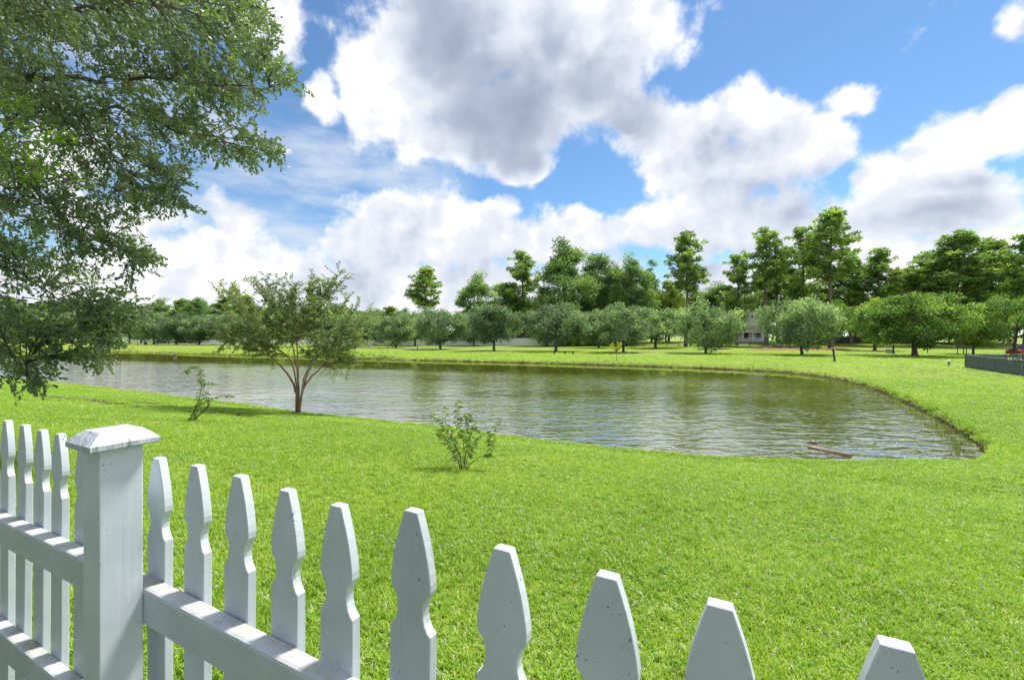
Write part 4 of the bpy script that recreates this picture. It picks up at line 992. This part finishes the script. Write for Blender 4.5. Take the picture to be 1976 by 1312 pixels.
def board_fence(name, pts, h, bw, gap, label, mat, cat='fence', jit=.2):
    r = random.Random(len(label)); P = [Vector(p) for p in pts]; root = empty(name, (P[0].x, P[0].y, h1(P[0].x, P[0].y)), 0, label, cat); z0 = root.location.z
    bm = [MB().box(-bw/2, bw/2, -.012, .012, -.05, h-.06-k*.012).mesh('board', mat, False, .004) for k in range(3)]
    for a, b_ in zip(P, P[1:]):
        t = (b_-a).normalized(); L_ = (b_-a).length; ang = math.atan2(t.y, t.x); s = bw/2; nrm = Vector((t.y, -t.x))
        while s < L_:
            p = a+t*s; o = obj('board', r.choice(bm), root); o.location = (p.x-P[0].x, p.y-P[0].y, h1(p.x, p.y)-z0); o.rotation_euler = (r.uniform(-.01, .01), r.uniform(-.012, .012), ang)
            s += bw+gap*(r.uniform(.2, .8) if r.random() < .75 else r.uniform(1.5, 3.2))
        zz = [h1(q.x, q.y)-z0 for q in (a, b_)]
        for nm, za, w2, off in (('cap_rail', h-.05, .07, 0), ('rail', h*.78, .02, -.045), ('rail', h*.22, .02, -.045)):
            hh = .04 if nm == 'cap_rail' else .09
            v = []
            for q, z in ((a, zz[0]), (b_, zz[1])):
                for sy in (-1, 1):
                    for sz in (0, 1): c = q-P[0]+nrm*(off+sy*w2); v.append((c.x, c.y, z+za+sz*hh))
            obj(nm, MB().add(v, [(0,1,3,2),(4,6,7,5),(0,4,5,1),(2,3,7,6),(1,5,7,3),(0,2,6,4)]).mesh(nm, mat), root)
        pm = MB().box(-.055, .055, -.055, .055, -.3, h+.0).mesh('post', mat); n = max(1, round(L_/2.4))
        for i in range(n+1):
            p = a+t*(L_*i/n)-nrm*.09; o = obj('post', pm, root); o.location = (p.x-P[0].x, p.y-P[0].y, h1(p.x, p.y)-z0); o.rotation_euler.z = ang
    return root
E0 = Vector(((1866-CX)/F*32.2, 32.2)); E1 = Vector(((1976-CX)/F*25.0, 25.0)); E2 = E0+(E1-E0)*1.7
board_fence('board_fence', [E0, E2], .90, .185, .022, 'low charcoal board fence with cap rail enclosing the corner by the red car', M['charcoal'])
board_fence('board_fence', [E0+Vector((.15, .1)), E0+Vector((16, 5.5))], .90, .10, .09, 'charcoal fence of spaced slats running back from the corner board fence', M['charcoal'])
board_fence('board_fence', [(71, 103), (84, 107), (96, 105)], 1.5, .20, .012, 'tall dark board fence behind the mulch bed', M['black'])
def railing():
    a, b_ = Vector((23.5, 96)), Vector((61, 92)); root = empty('metal_railing', (a.x, a.y, h1(a.x, a.y)), 0, 'black metal railing before the lawn of the white gabled house', 'railing'); z0 = root.location.z
    st = 2.4; pm = MB().box(.04, st-.04, -.015, .015, .95, 1.0).box(.04, st-.04, -.015, .015, .15, .2)
    for i in range(20): pm.box(.12+i*.115, .14+i*.115, -.01, .01, .05, 1.0)
    me = pm.mesh('panel', M['black']); qm = MB().box(-.045, .045, -.045, .045, -.3, 1.12).lathe([(.055,1.12),(.03,1.17),(.045,1.2),(.01,1.25)], 8).mesh('post', M['black'])
    t = (b_-a).normalized(); ang = math.atan2(t.y, t.x)
    for i in range(int((b_-a).length/st)+1):
        p = a+t*(i*st)
        for nm, m_ in (('post', qm), ('panel', me)):
            o = obj(nm, m_, root); o.location = (p.x-a.x, p.y-a.y, h1(p.x, p.y)-z0); o.rotation_euler.z = ang
railing()

# ------------------------------------------------------------------ houses
def lap_wall(mb, x0, x1, y, z0, z1, out=-1, st=.25):
    z = z0
    while z < z1-.01:
        e = min(z+st, z1); mb.prism([(y, z), (y+out*.03, z), (y+out*.008, e), (y, e)], x0, x1, 'x'); z = e
def house(x, y, rz, w, dp, eave, ridge, wallm, roofm, label, wins, porch=None):
    """gable faces the front (-y)"""
    root = empty('house', (x, y, h1(x, y)-.1), rz, label, 'house'); h = w/2
    mb = MB().prism([(-h, 0), (h, 0), (h, eave), (0, ridge), (-h, eave)], 0, dp, 'y')
    obj('wall', mb.mesh('wall', wallm), root)
    n = int(eave/.3); lm = MB().box(-h-.02, h+.02, -.035, -.004, .02, .285).mesh('siding_board', wallm)
    sb = MB().box(-.5, .5, -.035, -.004, .0, .27).mesh('siding_board', wallm)
    k = 0
    while .3*k < ridge-.5:
        z = .3*k; ww = w+.04 if z+.27 < eave else max(.3, w*(ridge-z-.3)/(ridge-eave)); o = obj('siding_board', sb, root); o.location = (0, 0, z+.02); o.scale = (ww, 1, 1); k += 1
    sl = (ridge-eave)/h; ov = .35
    for s in (-1, 1):
        v = []
        for yy in (-ov, dp+ov):
            for (px_, pz) in ((0, ridge+.04), (s*(h+ov), eave-ov*sl+.04), (s*(h+ov), eave-ov*sl+.18), (0, ridge+.2)): v.append((px_, yy, pz))
        f = [(0,1,2,3),(7,6,5,4),(0,4,5,1),(1,5,6,2),(2,6,7,3),(3,7,4,0)]
        o = obj('roof_slope', MB().add(v, f).mesh('roof_slope', roofm), root)
        v2 = [(0, -ov-.03, ridge+.0), (s*(h+ov), -ov-.03, eave-ov*sl), (s*(h+ov), -ov-.03, eave-ov*sl+.22), (0, -ov-.03, ridge+.24)]; v2 += [(a, -ov-.003, c) for a, b_, c in v2]
        obj('fascia', MB().add(v2, [(0,1,2,3),(7,6,5,4),(0,4,5,1),(1,5,6,2),(2,6,7,3),(3,7,4,0)]).mesh('fascia', M['white_metal']), o)
    for (wx, wz, ww, wh) in wins:
        fr = MB().box(wx-ww/2-.09, wx+ww/2+.09, -.09, -.036, wz+wh, wz+wh+.12).box(wx-ww/2-.09, wx+ww/2+.09, -.11, -.036, wz-.1, wz).box(wx-ww/2-.09, wx-ww/2, -.09, -.036, wz, wz+wh).box(wx+ww/2, wx+ww/2+.09, -.09, -.036, wz, wz+wh).box(wx-ww/2, wx+ww/2, -.07, -.05, wz+wh*.48, wz+wh*.53)
        fo = obj('window', fr.mesh('window', M['white_metal']), root)
        obj('pane', MB().box(wx-ww/2, wx+ww/2, -.05, -.037, wz, wz+wh).mesh('pane', M['glass']), fo)
    if porch:
        x0, x1, pd, zl_, zh = porch
        pr = MB().prism([(-.036, zh), (-pd-.3, zl_), (-pd-.3, zl_+.14), (-.036, zh+.16)], x0-.3, x1+.3, 'x'); obj('porch_roof', pr.mesh('porch_roof', M['roof_tin']), root)
        obj('porch_beam', MB().box(x0, x1, -pd-.08, -pd+.08, zl_-.28, zl_+.02).mesh('porch_beam', M['white_metal']), root)
        for i in range(5):
            xx = x0+(x1-x0)*i/4; obj('porch_post', MB().box(xx-.1, xx+.1, -pd-.1, -pd+.1, 0, zl_-.28).mesh('porch_post', M['white_metal']), root)
        obj('porch_floor', MB().box(x0-.1, x1+.1, -pd-.15, -.036, -.3, .35).mesh('porch_floor', M['grey']), root)
        obj('porch_rail', MB().box(x0+.1, x1-.1, -pd-.03, -pd+.03, 1.15, 1.22).box(x0+.1, x1-.1, -pd-.03, -pd+.03, .5, .56).mesh('porch_rail', M['white_metal']), root)
    return root
house(59.5, 110, R(-14), 7.0, 10, 5.4, 8.3, M['siding'], M['roof'], 'white gabled two storey house with a pale porch roof', [(-.2,6.1,.5,.6),(.9,6.4,.4,.5),(-1.6,1.0,1.0,1.5),(1.2,1.0,1.0,1.5)], (-5.2, 3.6, 2.8, 2.7, 3.9))
house(52.5, 116, R(-20), 5.5, 9, 5.2, 7.8, M['siding_blue'], M['roof'], 'pale blue house half hidden between the pine and the white gabled house', [(0,3.6,.9,1.3),(0,1,.9,1.4)])
house(4.5, 126, R(8), 9.5, 10, 4.2, 7.6, M['siding_grey'], M['roof'], 'grey sided house showing its gable over the long white fence', [(-2,1.2,.9,1.4),(1.6,4.0,.8,1.0)])

hx, hy = -5.7*ND[0]+1.6*ND[1], -5.7*ND[1]-1.6*ND[0]
house(hx, hy, math.atan2(ND[1], ND[0]), 8.0, 10.5, 5.45, 7.6, M['siding_slate'], M['roof'], 'unseen slate grey house added behind the camera to shade the picket fronts', [(-2,1.0,1.0,1.6),(2,1.0,1.0,1.6),(-2,3.6,1.0,1.4),(2,3.6,1.0,1.4)])  # out of view, added to block sky and keep the picket fronts dim

# ------------------------------------------------------------------ park furniture and vehicles
def at(px, d): x = (px-CX)/F*d; return (x, d, h1(x, d))
def bollard(px, py, h, label, tilt=0.0, two=False):
    t = empty('marker_post', at(px, db(py)), R(15), label, 'post'); t.rotation_euler.y = tilt
    obj('post', MB().box(-.07, .03, -.06, .06, -.25, h).mesh('post', M['black'], False, .008), t)
    if two: obj('face_board', MB().box(.033, .072, -.07, .05, -.05 if h < 1 else .08, h-.02).mesh('face_board', M['white_metal'], False, .004), t)
    obj('cap', MB().add([(-.085,-.075,h),(.045,-.075,h),(.045,.075,h),(-.085,.075,h),(-.02,0,h+.06)], [(3,2,1,0),(0,1,4),(1,2,4),(2,3,4),(3,0,4)]).mesh('cap', M['black']), t)
bollard(1611, 697.8, 1.12, 'leaning black post with a white face board on the right lawn', R(-9), True)
bollard(806, 678, .85, 'short upright black and white post on the far bank left of the wide oak', 0, True)
bollard(1070, 684, .62, 'short black bollard at the foot of the dense rounded oak')
bollard(266, 667.4, .8, 'small dark post by the far path near the round barrel')
b_ = empty('barrel', at(281, 122), 0, 'round dark green barrel on the far path edge', 'barrel')
obj('body', MB().lathe([(.30,0),(.38,.2),(.42,.5),(.38,.8),(.32,.98)], 16).mesh('body', M['navy'], True), b_); obj('lid', MB().lathe([(.34,.98),(.34,1.03),(.1,1.08),(.02,1.1)], 16).mesh('lid', M['black'], True), b_)
t = empty('park_bench', at(1098, db(684.3)), R(3), 'low backless black bench on the far bank beside the bollard', 'bench')
for k in range(4): obj('slat', MB().box(-.62, .62, -.2+k*.1, -.115+k*.1, .40, .44).mesh('slat', M['black'], False, .005), t)
for s in (-1, 1): obj('leg', MB().box(s*.5-.05, s*.5+.05, -.18, .18, -.05, .40).mesh('leg', M['black'], False, .01), t)
t = empty('ground_light', at(1831, db(706)), 0, 'small grey domed ground light on the right lawn', 'light')
obj('body', MB().lathe([(.09,-.05),(.09,.12),(.075,.13),(.075,.2)], 14).mesh('body', M['grey'], True), t); obj('lens', MB().lathe([(.07,.2),(.07,.30)], 14).mesh('lens', M['black'], True), t)
obj('cap', MB().lathe([(.115,.30),(.115,.33),(.09,.39),(.045,.43),(.01,.44)], 14).mesh('cap', M['white_metal'], True), t); obj('collar', MB().lathe([(.13,-.04),(.13,.02),(.10,.03)], 14).mesh('collar', M['grey'], True), t)
t = empty('tall_post', at(1724, 57.5), 0, 'tall dark post rising into the oak crown beside a grey utility box', 'post')
obj('pole', MB().lathe([(.09,-.3),(.09,.9),(.075,.95),(.06,3.4)], 10).mesh('pole', M['black'], True), t); obj('base', MB().lathe([(.17,-.05),(.17,.08),(.12,.16),(.09,.4)], 10).mesh('base', M['black'], True), t)
obj('lantern', MB().lathe([(.10,3.4),(.19,3.75),(.22,3.8),(.05,3.98)], 8).mesh('lantern', M['grey']), t)
t = empty('utility_box', at(1716, 59), R(10), 'low grey utility box at the foot of the tall dark post', 'utility box')
obj('cabinet', MB().prism([(-.3,-.05),(.3,-.05),(.3,.42),(.2,.55),(-.3,.6)], -.25, .25, 'y').mesh('cabinet', M['grey'], False, .02), t); obj('door', MB().box(-.24, .24, -.275, -.255, .04, .40).mesh('door', M['grey'], False, .005), t)
t = empty('small_sign', at(1790, 60.5), R(-8), 'small white sign with a yellow band on a black post', 'sign')
obj('post', MB().box(-.045, .045, -.03, .03, -.2, .62).mesh('post', M['black']), t); obj('band', MB().box(-.14, .14, -.05, -.031, .42, .66).mesh('band', M['yellow'], False, .01), t); obj('board', MB().box(-.20, .20, -.05, -.02, .67, 1.15).mesh('board', M['white_metal'], False, .01), t)
t = empty('refuse_bin', at(1381, 90), R(6), 'navy blue lidded bin by the black railing', 'bin')
obj('body', MB().prism([(-1.1,.1),(1.1,.1),(1.2,1.15),(-1.2,1.15)], -.6, .6, 'y').mesh('body', M['navy'], False, .03), t); obj('lid', MB().prism([(-1.25,1.155),(1.25,1.155),(1.2,1.28),(-1.2,1.34)], -.66, .66, 'y').mesh('lid', M['black'], False, .02), t)
for s in (-1, 1): obj('wheel', MB().lathe([(.1,-.02+.0),(.1,.1)], 10, s*.9, 0).mesh('wheel', M['tyre']), t)
t = empty('garden_table', at(1862, 54), R(12), 'dark topped garden table on thin legs behind the enclosure fence', 'table')
obj('table_top', MB().box(-.85, .85, -.4, .4, 1.0, 1.1).mesh('table_top', M['charcoal'], False, .02), t)
for sx in (-1, 1):
    for sy in (-1, 1): obj('leg', MB().box(sx*.7-.035, sx*.7+.035, sy*.3-.035, sy*.3+.035, -.1, 1.0).mesh('leg', M['charcoal']), t)
def car(loc, rz, paint, label, L_=4.4, group=None):
    t = empty('parked_car', loc, rz, label, 'car', group); h = L_/2; W = .86
    body = [(-h,.30),(-h+.02,.62),(-h+.15,.86),(-h+.75,.93),(h-1.30,.95),(h-.4,.86),(h-.06,.70),(h,.45),(h-.05,.28)]
    cab = [(-h+.55,.92),(-h+1.15,1.38),(-h+1.5,1.45),(h-2.1,1.45),(h-1.75,1.38),(h-1.15,.94)]
    def loft(prof, wb, wt, zb, zt):
        n = len(prof); v = []
        for s in (-1, 1):
            for x, z in prof: v.append((x, s*(wb+(wt-wb)*(z-zb)/(zt-zb)), z))
        f = [tuple(range(n)), tuple(range(2*n-1, n-1, -1))]+[((i+1) % n, i, i+n, (i+1) % n+n) for i in range(n)]
        return MB().add(v, f)
    obj('body', loft(body, W, W-.06, .3, .95).mesh('body', paint, False, .03), t)
    cb = obj('cabin', loft(cab, W-.07, W-.26, .92, 1.45).mesh('cabin', paint, False, .02), t)
    gz = lambda z: W-.07-.19*(z-.92)/.53+.006
    for s in (-1, 1):
        for w4 in ([(-h+.82,1.0),(-h+1.22,1.34),(-.12,1.37),(-.12,1.0)], [(-.02,1.0),(-.02,1.37),(h-2.0,1.36),(h-1.42,1.0)]):
            v = [(x, s*gz(z), z) for x, z in w4]+[(x, s*(gz(z)-.02), z) for x, z in w4]
            obj('window', MB().add(v, [(0,1,2,3),(7,6,5,4)]+[(i, i+4, (i+1) % 4+4, (i+1) % 4) for i in range(4)]).mesh('window', M['glass']), cb)
    for x0, z0, x1, z1 in ((h-1.19,.985,h-1.70,1.36), (-h+.62,.985,-h+1.10,1.34)):
        dx = .012 if x0 > 0 else -.012
        v = [(x0+dx,-.66,z0+.012),(x0+dx,.66,z0+.012),(x1+dx,.56,z1+.012),(x1+dx,-.56,z1+.012)]; v += [(a-dx*2.5, b2, c-.03) for a, b2, c in v]
        obj('windscreen', MB().add(v, [(0,1,2,3),(7,6,5,4)]+[(i, i+4, (i+1) % 4+4, (i+1) % 4) for i in range(4)]).mesh('windscreen', M['glass']), cb)
    for x in (-h+.85, h-.85):
        for s in (-1, 1):
            wm_ = MB(); n = 18; v = []; f = []
            for yy in (s*(W-.2), s*(W+.01)):
                for k in range(n): a = 2*math.pi*k/n; v.append((x+.32*math.cos(a), yy, .32+.32*math.sin(a)))
            f = [tuple(range(n)), tuple(range(2*n-1, n-1, -1))]+[(i, (i+1) % n, (i+1) % n+n, i+n) for i in range(n)]
            w_ = obj('wheel', MB().add(v, f).mesh('wheel', M['tyre'], False, .02), t)
            v = []
            for yy in (s*(W+.012), s*(W+.02)):
                for k in range(n): a = 2*math.pi*k/n; v.append((x+.19*math.cos(a), yy, .32+.19*math.sin(a)))
            obj('rim', MB().add(v, f).mesh('rim', M['silver']), w_)
    for s in (-1, 1):
        obj('headlight', MB().box(h-.10, h-.02, s*.62-.14, s*.62+.14, .62, .74).mesh('headlight', M['white_metal'], False, .02), t)
        obj('tail_light', MB().box(-h-.015, -h+.06, s*.66-.10, s*.66+.10, .62, .80).mesh('tail_light', M['red_paint'], False, .01), t)
x = (1962-CX)/F*50; car((x+1.9, 50, h1(x+1.9, 50)), R(176), M['red_paint'], 'red car parked behind the corner board fence')
CG = 'cars parked by the long white fence'
car(at(313, 139), R(28), M['navy'], 'dark navy car parked beside the rounded far oak', 4.5, CG)
car(at(353, 141), R(27), M['black'], 'black car parked behind the navy one', 4.4, CG)
car(at(735, 105), R(2), M['silver'], 'silver car parked by the white fence near the pale sapling', 4.5, CG)

# ------------------------------------------------------------------ on the water
px, d = 336, 58.0; x = (px-CX)/F*d
t = empty('fountain_float', (x, d, 0), R(20), 'small dark fountain float out on the pond', 'fountain')
obj('float', MB().lathe([(.25,-.06),(.32,0),(.32,.07),(.24,.12)], 14).mesh('float', M['black'], True), t); obj('nozzle', MB().lathe([(.07,.12),(.05,.42),(.06,.46)], 10).mesh('nozzle', M['grey'], True), t); obj('motor_cover', MB().lathe([(.14,.12),(.14,.26),(.06,.34)], 12, .16, .02).mesh('motor_cover', M['plank'], True), t)
def wp_(px, py): d = CZ*F/(py-HY); return Vector(((px-CX)/F*d, d, 0))
a, b2 = wp_(1562, 862), wp_(1632, 879)
t = empty('floating_plank', a.lerp(b2, .5), math.atan2(b2.y-a.y, b2.x-a.x), 'weathered brown plank slanting from the near bank into the water', 'plank'); hl = (b2-a).length/2
prof = [(-hl,-.07),(-hl+.06,-.12),(-hl+.3,-.10),(0,-.06),(hl+.1,-.05),(hl+.1,.04),(0,.055),(-hl+.3,.085),(-hl+.03,.10)]
v = [(x_, y_, .035+.0*x_+.05*max(0, x_)) for x_, y_ in prof]+[(x_, y_, -.03+.05*max(0, x_)) for x_, y_ in prof]; n = len(prof)
obj('board', MB().add(v, [tuple(range(n)), tuple(range(2*n-1, n-1, -1))]+[((i+1) % n, i, i+n, (i+1) % n+n) for i in range(n)]).mesh('board', M['plank'], False, .008), t)
obj('batten', MB().box(-hl+.25, hl, -.115, -.098, -.02, .015).mesh('batten', M['plank'], False, .004), t)
def turtle():
    p = wp_(1569, 860); t = empty('turtle', (p.x, p.y, .036), R(-10), 'small dark turtle basking on the floating plank', 'turtle')
    v = []; f = []; n = 16; rings = [(1.0,.012),(1.06,.022),(.97,.042),(.78,.066),(.5,.082),(.2,.089)]
    # one continuous body: shell with head, legs and tail drawn out of its rim
    for q, (s, z) in enumerate(rings):
        for k in range(n):
            a = 2*math.pi*k/n; ext = 1.0; zz = z
            if q < 2:
                if k == 0: ext = 1.62; zz = z+.024
                if k in (1, 15): ext = 1.04
                if k in (2, 14): ext = 1.30; zz = .008+.006*q
                if k in (6, 10): ext = 1.28; zz = .008+.006*q
                if k == 8: ext = 1.25; zz = .012
            v.append((.095*s*ext*math.cos(a), .072*s*ext*math.sin(a), zz))
    for q in range(len(rings)-1):
        for k in range(n): j = (k+1) % n; f.append((q*n+k, q*n+j, (q+1)*n+j, (q+1)*n+k))
    f.append(tuple(range(n))[::-1]); f.append(tuple(range(5*n, 6*n)))
    me = MB().add(v, f).mesh('body', M['shell'], True); o = obj('body', me, t)
    md = o.modifiers.new('sub', 'SUBSURF'); md.levels = 1; md.render_levels = 2
turtle()

# ------------------------------------------------------------------ grass, reeds and litter
def tuft_mesh(name, seed, n, rad, ln, wd, lean, mat, lo=0.0, hi=1.0):
    g = np.random.default_rng(seed); a = g.uniform(0, 6.283, n); rr_ = rad*np.sqrt(g.uniform(0, 1, n))
    B = np.stack([rr_*np.cos(a), rr_*np.sin(a), np.full(n, -.006)], 1)
    th = g.uniform(0, 6.283, n); le = ln*g.uniform(.55, 1.25, n); tl = np.clip(g.normal(lean, .28, n), .1, 1.35)
    d0 = np.stack([np.cos(th)*np.sin(tl*.55), np.sin(th)*np.sin(tl*.55), np.cos(tl*.55)], 1)
    d1 = np.stack([np.cos(th)*np.sin(tl*1.35), np.sin(th)*np.sin(tl*1.35), np.cos(tl*1.35)], 1)
    S = np.stack([-np.sin(th), np.cos(th), g.uniform(-.3, .3, n)], 1)*(wd*g.uniform(.7, 1.3, n)/2)[:, None]
    Mi = B+d0*le[:, None]*.5; Ti = Mi+d1*le[:, None]*.5
    V = np.stack([B-S*.8, B+S*.8, Mi+S, Mi-S, Ti], 1).reshape(-1, 3); b = np.arange(n)*5
    Fc = np.concatenate([np.stack([b, b+1, b+2], 1), np.stack([b, b+2, b+3], 1), np.stack([b+3, b+2, b+4], 1)], 0)
    var = np.where(g.uniform(0, 1, n) < .045, g.uniform(.93, 1, n), np.clip(g.normal(.48, .2, n), 0, .86)*(hi-lo)+lo)
    me = np_mesh(name, V, Fc, np.repeat(var, 5)); me.materials.append(mat); return me
def scatter(name, pts, rot, scl, var_i, protos, mat, label, cat, kind='stuff'):
    me = bpy.data.meshes.new(name); n = len(pts)
    me.vertices.add(n); me.vertices.foreach_set('co', np.asarray(pts, np.float32).ravel())
    for nm, ty, val in (('rot', 'FLOAT_VECTOR', rot), ('scl', 'FLOAT_VECTOR', scl)):
        at_ = me.attributes.new(nm, ty, 'POINT'); at_.data.foreach_set('vector', np.asarray(val, np.float32).ravel())
    at_ = me.attributes.new('pick', 'INT', 'POINT'); at_.data.foreach_set('value', np.asarray(var_i, np.int32))
    me.materials.append(mat)
    o = link(bpy.data.objects.new(name, me)); tag(o, label, cat, None, kind)
    ng = bpy.data.node_groups.new(name, 'GeometryNodeTree'); N = ng.nodes; L = ng.links
    ng.interface.new_socket('Geometry', in_out='INPUT', socket_type='NodeSocketGeometry'); ng.interface.new_socket('Geometry', in_out='OUTPUT', socket_type='NodeSocketGeometry')
    gi = N.new('NodeGroupInput'); go = N.new('NodeGroupOutput'); ip = N.new('GeometryNodeInstanceOnPoints'); L.new(gi.outputs[0], ip.inputs['Points'])
    gj = N.new('GeometryNodeGeometryToInstance')
    for pm in protos[::-1]:
        po = bpy.data.objects.new(pm.name, pm); oi = N.new('GeometryNodeObjectInfo'); oi.inputs['Object'].default_value = po
        L.new(oi.outputs['Geometry'], gj.inputs[0])
    L.new(gj.outputs[0], ip.inputs['Instance']); ip.inputs['Pick Instance'].default_value = True
    for nm, ty, sk in (('pick', 'INT', 'Instance Index'), ('rot', 'FLOAT_VECTOR', 'Rotation'), ('scl', 'FLOAT_VECTOR', 'Scale')):
        na = N.new('GeometryNodeInputNamedAttribute'); na.data_type = ty; na.inputs['Name'].default_value = nm; L.new(na.outputs['Attribute'], ip.inputs[sk])
    L.new(ip.outputs[0], go.inputs[0]); md = o.modifiers.new('scatter', 'NODES'); md.node_group = ng
    return o
def grass():
    g = np.random.default_rng(99); X = []; Y = []
    def zone(d0, d1, dens):
        area = (d1*d1-d0*d0)/2*2.5; n = int(area*dens); d = np.sqrt(g.uniform(d0*d0, d1*d1, n)); u = g.uniform(-1.25, 1.25, n); X.append(u*d); Y.append(d)
    for d0, d1, dens in ((1.0,2.6,1500),(2.6,4.2,1150),(4.2,6.2,800),(6.2,9,560),(9,13,380),(13,19,190),(19,27,90)): zone(d0, d1, dens)
    x = np.concatenate(X); y = np.concatenate(Y); w = x*ND[0]+y*ND[1]; s = shore_sd(x, y)
    keep = (s > .04) & (w > .15) & ((w < 9.6) | ((x > 3) & (y < 24)))
    # thin, worn spots
    worn = worn_at(x, y)
    keep &= ~((worn > 0) & (g.uniform(0, 1, len(x)) < .8))
    x, y, s, w = x[keep], y[keep], s[keep], w[keep]; z = H(x, y, s); n = len(x)
    d = np.hypot(x, y); grow = 1+np.clip((d-4)/9, 0, 1.0)*.75
    patchy = .5+.5*np.sin(x*1.7+np.sin(y*1.1)*2)*np.sin(y*1.5+np.cos(x*.9)*1.6)
    sc = g.uniform(.7, 1.2, n)*(.82+.35*patchy)
    scl = np.stack([grow*g.uniform(.9, 1.2, n), grow*g.uniform(.9, 1.2, n), sc*(1+.15*(grow-1))*np.where(s < .5, 1.35, 1)], 1)
    rot = np.stack([g.normal(0, .13, n), g.normal(0, .13, n), g.uniform(0, 6.283, n)], 1)
    dry = .5+.5*np.sin(x*.55+1.3*np.sin(y*.7))*np.cos(y*.6-x*.3)
    dry = np.clip(dry*.7+.45*np.exp(-((x-4.8)/2.6)**2-((y-7.3)/.8)**2)+.25*(np.sin(x*2.3+y)*np.sin(y*2.9-x*1.3)), 0, 1)
    pick = np.where(g.uniform(0, 1, n) < dry, g.integers(3, 6, n), g.integers(0, 3, n))
    protos = [tuft_mesh('grass_tuft', 200+k, 14, .036, .052, .0046, .78, M['grass'], 0.0, .9 if k < 3 else 1.0) for k in range(3)]+[tuft_mesh('grass_tuft', 210+k, 14, .036, .048, .0046, .82, M['grass'], .28, 1.08) for k in range(3)]
    print('GRASS TUFTS', n)
    m = 60000; yy = np.sqrt(g.uniform(18**2, 68**2, m)); xx = g.uniform(-1.2, 1.25, m)*yy; ss = shore_sd(xx, yy); ok = (ss > .15) & ((xx*ND[0]+yy*ND[1] > 9.6)); xx, yy, ss = xx[ok], yy[ok], ss[ok]; m = len(xx)
    x = np.concatenate([x, xx]); y = np.concatenate([y, yy]); z = np.concatenate([z, H(xx, yy, ss)])
    fs = 2.0+yy/30; scl = np.concatenate([scl, np.stack([fs*1.3, fs*1.3, g.uniform(.7, 1.3, m)*(.9+yy/60)], 1)]); rot = np.concatenate([rot, np.stack([g.normal(0, .15, m), g.normal(0, .15, m), g.uniform(0, 6.28, m)], 1)]); pick = np.concatenate([pick, g.integers(0, 6, m)])
    scatter('grass', np.stack([x, y, z], 1), rot, scl, pick, protos, M['grass'], 'short green mown grass blades covering the near lawn', 'grass')
    # marsh grass along the right shore and weeds by the plank
    P = []
    for i in range(len(SHORE)):
        a, b_ = SHORE[i], SHORE[(i+1) % len(SHORE)]; L_ = np.linalg.norm(b_-a); c = (a+b_)/2
        if c[0] > 7 and 8.6 < c[1] < 32: dens, wid, off = 20, .45, -.05
        elif 6.6 < c[0] <= 9.2 and c[1] < 8.7: dens, wid, off = 34, .22, .0
        elif c[1] > 30: dens, wid, off = 3.2, .25, .08
        else: continue
        for k in range(int(L_*dens)):
            p = a+(b_-a)*g.uniform(); nrm = nn[i]; q = p+nrm*(off+g.uniform(-wid, wid*.35)); P.append((q[0], q[1], g.uniform(.5, 1.1)*(1.0 if c[1] < 32 else 1.3)))
    P = np.array(P); n = len(P); zz = np.maximum(H(P[:, 0], P[:, 1]), -.03)
    protos = [tuft_mesh('marsh_tuft', 300+k, 12, .07, .20, .010, .7, M['reed']) for k in range(3)]
    scatter('marsh_grass', np.stack([P[:, 0], P[:, 1], zz], 1), np.stack([g.normal(0, .15, n), g.normal(0, .15, n), g.uniform(0, 6.28, n)], 1), np.stack([P[:, 2]]*3, 1)*1.0, g.integers(0, 3, n), protos, M['reed'], 'olive brown marsh grass fringing the pond shore', 'marsh grass')
    # fallen leaves
    n = 46; u = g.uniform(-1, 1.1, n); d = g.uniform(2.2, 8, n); x = u*d; y = d; ok = (x*ND[0]+y*ND[1] > .8) & (shore_sd(x, y) > .3); x, y = x[ok], y[ok]; n = len(x); z = H(x, y)+.035
    dirs = unit(n); dirs[:, 2] *= .3; V, Fc = leaves(np.stack([x, y, z], 1), dirs, unit(n)*.5+np.array([0, 0, 1]), g.uniform(.025, .05, n), g.uniform(.012, .022, n))
    tag(obj('leaf_litter', np_mat(np_mesh('leaf_litter', V, Fc, rep(g.uniform(0, 1, n))), M['dead_leaf'])), 'few dry brown leaves scattered over the grass', 'leaf litter', None, 'stuff')
grass()
